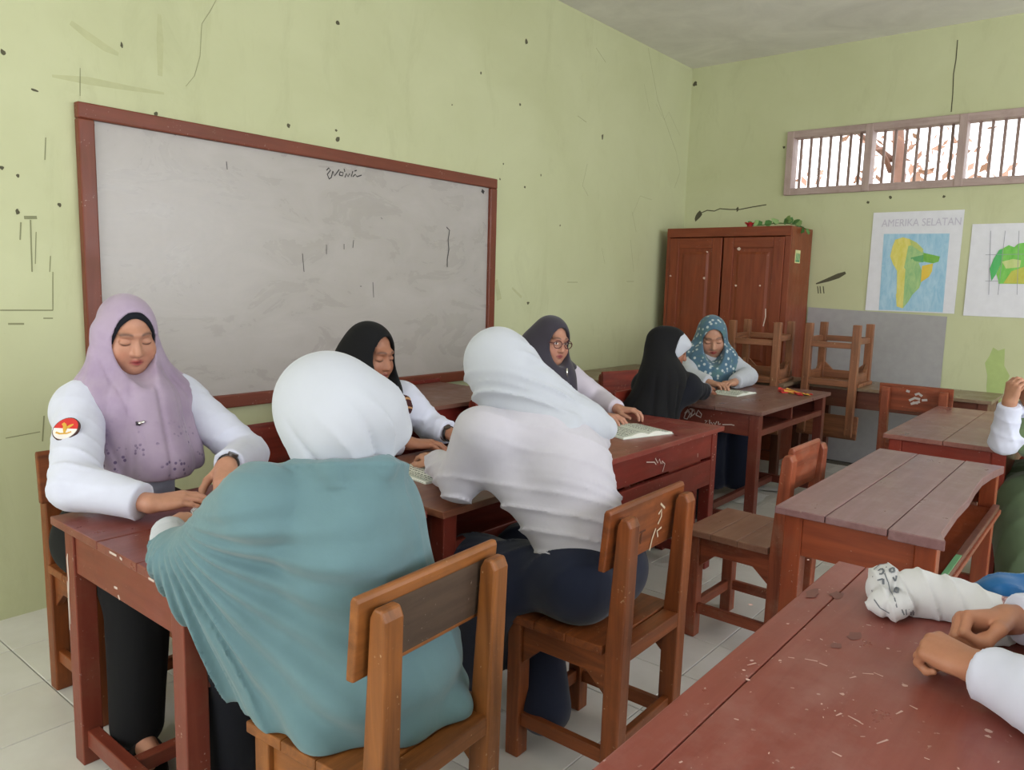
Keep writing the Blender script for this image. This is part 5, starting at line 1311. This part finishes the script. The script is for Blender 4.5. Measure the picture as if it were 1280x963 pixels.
sk8.then(lambda P, d: d-.012*ridge(P@A(34, 4, 16)+2*wave(P, 114, 5), P, 117, 2.5, 6, -.4))
p8 = person('person in olive green overgarment and white sleeves with hands clasped at the right edge', J, H8, [hL8, hR8],
    [('hijab', hj8, M_HOODW, .009), ('overgarment', gs8, M_GREEN, .010), ('sleeves', shirt(J, (.12, .12), (.062, .056, .044), .06, 115), M_SHIRT, .008), ('skirt', sk8, M_DGREEN, .012)], hh=.005, hs=.0032)

# 9: person whose hands rest on the near desk
J = dict(P=(1.50, -.36, .54), C=(1.50, -.32, .82), N=(1.50, -.29, 1.0), shL=(1.335, -.29, .93), shR=(1.665, -.29, .93),
         elL=(1.255, -.035, .760), wrL=(1.385, .145, .755), elR=(1.79, -.07, .765), wrR=(1.605, .135, .768), hip=(-.22, 0, 0),
         knL=(1.40, -.05, .48), anL=(1.40, -.05, .09), knR=(1.60, -.05, .48), anR=(1.60, -.05, .09))
H9 = Head((1.50, -.25, 1.13), (0, 1), 12)
hL9 = forearm(hand(J['wrL'], (.36, .90, .02), (-.25, -.05, 1), 1, (62, 84, 60), .0, 1.0, 'in'), J['wrL'], J['elL'], .027)
hR9 = forearm(hand(J['wrR'], (-.66, .74, -.06), (.35, .55, .75), -1, (55, 84, 60), .0, 1.0, 'over'), J['wrR'], J['elR'], .027)
hj9 = H9.hood(.016); hj9.c((1.5, -.28, 1.02), (1.5, -.26, .90), .085, .12, .06)
for sh in (J['shL'], J['shR']): hj9.c((1.5, -.29, 1.0), sh, .07, .08, .06)
hj9.then(lambda P, d: d+.004*wave(P, 121, 14)).then(H9.opening(.055, -.02, .085, .0))
s9 = shirt(J, (.14, .14), (.070, .060, .045), .08, 122)
p9 = person('person in white sleeves clasping hands on the near red desk in the foreground', J, H9, [hL9, hR9],
    [('hijab', hj9, M_HOODW, .009), ('shirt', s9, M_SHIRT, .006), ('skirt', legs(J, .15, .095, .09, .05, 123), M_NAVY, .013)], tone=(176, 122, 94), hh=.005, hs=.0026)
# ---------------------------------------------------------------- small things on the desks
def book(label, c, ang, L, Wd, cat='book', arch=.016, text=True, seed=0, lift=.7003):
    """open book: cover, two curved page blocks with printed lines; spine along local y"""
    root = empty('open_book', (c[0], c[1], lift), label, cat, 'open prayer books on the desks', (0, 0, ang))
    cov = plain('book_cover', (196, 200, 190), .6)
    MB().box(-Wd-.004, Wd+.004, -L/2-.004, L/2+.004, 0, .0025).build('cover', cov, root)
    pg = plain('page_paper', (222, 224, 214), .8, noise=.02); ink = plain('print_ink', (96, 104, 98), .8); fr = plain('page_border', (120, 146, 136), .8)
    n = 10
    def prof(t): return .003+arch*(math.sin(min(1, t*1.25+.12)*PI*.82))*(1-t*.55)
    for sx in (-1, 1):
        top = [(sx*Wd*i/n, prof(i/n)) for i in range(n+1)]
        mb = MB(); vs = []
        for y in (-L/2, L/2): vs += [(x, y, z) for x, z in top]+[(x, y, .0025) for x, z in top]
        m_ = n+1; fs = []
        for i in range(n):
            fs += [(i, i+1, 2*m_+i+1, 2*m_+i), (m_+i, m_+i+1, i+1, i), (2*m_+i, 2*m_+i+1, 3*m_+i+1, 3*m_+i)]
        fs.append((n, m_+n, 3*m_+n, 2*m_+n))
        p = mb.add(vs, fs).build('page_block', pg, root)
        r = random.Random(seed+sx); tx = MB(); bd = MB()
        def X(t): return (sx*Wd*t, prof(t)+.0006)
        rows = 9
        for k_ in range(rows):
            t = .16+.68*k_/(rows-1)
            y = -L*.40
            while y < L*.40:
                wl = r.uniform(.004, .016)
                a, b = X(t), X(t+.035)
                y2 = min(L*.40, y+wl); dz = r.uniform(-.01, .01)
                tx.add([(a[0]+dz*.1, y, a[1]), (a[0], y2, a[1]), (b[0], y2, b[1]), (b[0]+dz*.1, y, b[1])], [(0, 1, 2, 3)]); y = y2+r.uniform(.003, .006)
        for (t0, y0), (t1, y1) in (((.09, -L*.44), (.92, -L*.44)), ((.92, -L*.44), (.92, L*.44)), ((.92, L*.44), (.09, L*.44)), ((.09, L*.44), (.09, -L*.44))):
            for i in range(6):
                ta, tb = t0+(t1-t0)*i/6, t0+(t1-t0)*(i+1)/6; ya, yb = y0+(y1-y0)*i/6, y0+(y1-y0)*(i+1)/6
                a, b = X(ta), X(tb); bd.ribbon([(a[0], ya, a[1]), (b[0], yb, b[1])], .003, (0, 0, 1), .0003)
        tag(tx.build('printed_lines', ink, p), kind='stuff'); bd.build('page_frame', fr, p)
    return root
book('open prayer book under the hands of the woman in black hijab', (1.835, 1.815), math.radians(-8), .205, .135, seed=1)
book('open prayer book on the dark red desk beside the hand of the woman with glasses', (2.965, 1.735), math.radians(-17), .235, .145, arch=.022, seed=5)
book('open prayer book before the girl in black veil on the worn desk', (4.575, 1.945), math.radians(-4), .17, .125, seed=9)
# red and yellow paper fan
fan = empty('paper_fan', (4.93, 1.67, .7003), 'red and yellow paper fan lying on the right of the worn desk', 'fan')
fr_, fy = plain('fan_red', (196, 44, 40), .7), plain('fan_yellow', (222, 176, 70), .7)
for i in range(11):
    a = math.radians(60+i*17); h0 = .004+.006*(i % 2); d = np.array((math.cos(a), math.sin(a), 0)); s_ = np.array((-d[1], d[0], 0))
    o0 = np.array((4.96, 1.655, .701)); L = .13+.03*math.sin(i*1.7)
    p = [o0+d*.01-s_*.006, o0+d*L-s_*.020+(0, 0, h0), o0+d*(L+.008)+(0, 0, h0+.008), o0+d*L+s_*.020+(0, 0, .002), o0+d*.01+s_*.006+(0, 0, .002)]
    wbuild(MB().add(p+[q-np.array((0, 0, .0009)) for q in p], [(0,1,2,3,4),(9,8,7,6,5)]+[(j, (j+1) % 5, 5+(j+1) % 5, 5+j) for j in range(5)]), 'fan_blade', fr_ if i % 3 else fy, fan)
# white cloth pouch with lettering and blue cloth on the near desk
base = np.array((1.78, .30, .70))
pz = S().chain([at(1112, 738, z=.735), at(1150, 744, z=.737), at(1195, 752, z=.737), at(1240, 768, z=.733), at(1290, 782, z=.73)], [.046, .047, .042, .036, .034], .02)
pz.e(at(1108, 724, z=.742), (.035, .035, .03), None, .02).e(at(1112, 756, z=.73), (.035, .04, .03), None, .02).c(at(1215, 806, z=.708), at(1262, 800, z=.708), .012, .012, .02)
c0, c1 = at(1112, 738, z=.735), at(1290, 782, z=.73); axp = unit(c1-c0)
def pf(P, d):
    t = (P-c0.astype(np.float32))@axp.astype(np.float32)
    g = np.exp(-((t-.012)/.005)**2)
    return d+.007*g-.006*ridge(P@A(*(axp*40))+P@A(30, -20, 20)+2*wave(P, 201, 12), P, 202, 3, 12, -.3)+.002*wave(P, 203, 30)
pz.then(pf).then(lambda P, d: smax(d, .7012-P[:, 2], .004))
pouch = org('cloth_pouch', [mesh_of(pz, .0035)], cloth('white_canvas', (204, 204, 206), .85), None, base)
tag(pouch, 'crumpled white cloth pouch with grey outlined letters on the near red desk', 'pouch')
def drawn(o, nm, fn, strokes, wd, m, lift=.0008):
    mb = MB()
    for s_ in strokes:
        q = [trace(fn, u, v) for u, v in s_]
        for (pa, na), (pb, nb) in zip(q[:-1], q[1:]): mb.ribbon([pa, pb], wd, unit(na+nb), lift)
    return wpart(o, nm, mb, m)
M_GREYINK = plain('grey_print', (104, 108, 116), .8)
drawn(pouch, 'printed_letters', pz, [[(1098, 714), (1102, 711), (1105, 714), (1103, 718), (1099, 718)], [(1097, 726), (1104, 724), (1104, 731)], [(1112, 712), (1117, 710), (1118, 715), (1113, 716), (1112, 712)], [(1116, 722), (1119, 727), (1121, 720)], [(1119, 735), (1123, 736), (1122, 742), (1118, 740), (1119, 735)]], .0045, M_GREYINK)
drawn(pouch, 'printed_outline', pz, [[(1108, 709), (1106, 718), (1110, 728), (1112, 738), (1118, 748), (1121, 760)], [(1091, 722), (1093, 712), (1100, 706), (1110, 705)], [(1090, 738), (1093, 750), (1100, 760), (1112, 767)]], .0025, M_GREYINK)
drawn(pouch, 'small_print', pz, [[(1127, 762), (1130, 769)], [(1132, 762), (1133, 769)], [(1136, 762), (1139, 769)], [(1141, 763), (1142, 769)], [(1127, 765), (1143, 766)]], .0025, M_GREYINK)
sq = S().chain([at(1236, 752, z=.752), at(1262, 762, z=.752), at(1292, 768, z=.75)], [.016, .022, .022], .01).then(lambda P, d: d+.002*wave(P, 205, 70))
k = N('pink_sequins'); vo = k.n('ShaderNodeTexVoronoi'); vo.inputs['Scale'].default_value = 160; k.l(k.coord('Object'), vo.inputs['Vector'])
k.set(Base_Color=k.ramp(vo.outputs['Distance'], [(.2, lin((216, 178, 176))), (.6, lin((150, 110, 116)))]), Roughness=.35); k.b.inputs['Metallic'].default_value = .3
part(pouch, 'sequin_band', sq, k.m, .004)
bl = S().chain([at(1222, 741, z=.745), at(1250, 742, z=.752), at(1290, 738, z=.755)], [.018, .032, .036], .02).then(lambda P, d: d-.008*ridge(P@A(60, 30, 40)+2*wave(P, 207, 14), P, 208, 2.5, 14, -.4)).then(lambda P, d: smax(d, .702-P[:, 2], .004))
blue = org('blue_cloth', [mesh_of(bl, .004)], cloth('blue_satin', (24, 92, 148), .45, .15), None, at(1250, 742, z=.70))
tag(blue, 'shiny blue cloth lying behind the white pouch at the right edge', 'cloth')
# clear plastic wrap under the hands on the left desk
k = N('clear_plastic'); k.set(Base_Color=(.95, .96, .97), Roughness=.18); k.b.inputs['Transmission Weight'].default_value = .75; k.b.inputs['IOR'].default_value = 1.2
pw = S().chain([(.985, 1.86, .722), (1.06, 1.84, .730), (1.10, 1.78, .722)], [.022, .030, .024], .02).then(lambda P, d: d-.007*ridge(P@A(70, 40, 60)+2*wave(P, 211, 22), P, 212, 2.5, 20, -.5)).then(lambda P, d: smax(d, .702-P[:, 2], .003))
plw = org('plastic_wrap', [mesh_of(pw, .0035)], k.m, None, np.array((1.05, 1.83, .70)))
tag(plw, 'crumpled clear plastic wrap under the joined hands on the left desk', 'wrapper')
# papers on the floor under the worn desk, ruler on the shelf of the scuffed desk
for i, (u, v, a, sx, sy) in enumerate(((955, 604, .3, .20, .14), (972, 592, -.4, .16, .12), (938, 622, .1, .16, .08))):
    c = at(u, v, z=.01); ca, sa_ = math.cos(a), math.sin(a); r = random.Random(i); vs = []; nn_ = 5
    for p in range(nn_):
        for q in range(nn_):
            x, y = (p/(nn_-1)-.5)*2*sx, (q/(nn_-1)-.5)*2*sy
            vs.append((c[0]+x*ca-y*sa_, c[1]+x*sa_+y*ca, .003+.012*r.random()*(p not in (2,))))
    mb = MB().add(vs, [(p*nn_+q, (p+1)*nn_+q, (p+1)*nn_+q+1, p*nn_+q+1) for p in range(nn_-1) for q in range(nn_-1)])
    o = mb.build('paper_sheet', plain('floor_paper', (206, 206, 204), .8), None, smooth=True, base=(c[0], c[1], 0)); o.location = (c[0], c[1], 0)
    tag(o, ('crumpled white paper on the floor in the middle under the worn desk', 'crumpled white paper farthest back on the floor under the worn desk', 'narrow white paper on the floor at the front leg of the worn desk')[i], 'paper', 'papers on the floor')
rl = MB().box(2.372, 2.60, .352, .368, .5665, .5695).build('ruler', plain('green_plastic', (96, 150, 104), .4), None, .0008, base=(2.48, .36, .5665)); rl.location = (2.48, .36, .5665)
tag(rl, 'green ruler lying on the shelf edge of the scuffed desk', 'ruler')
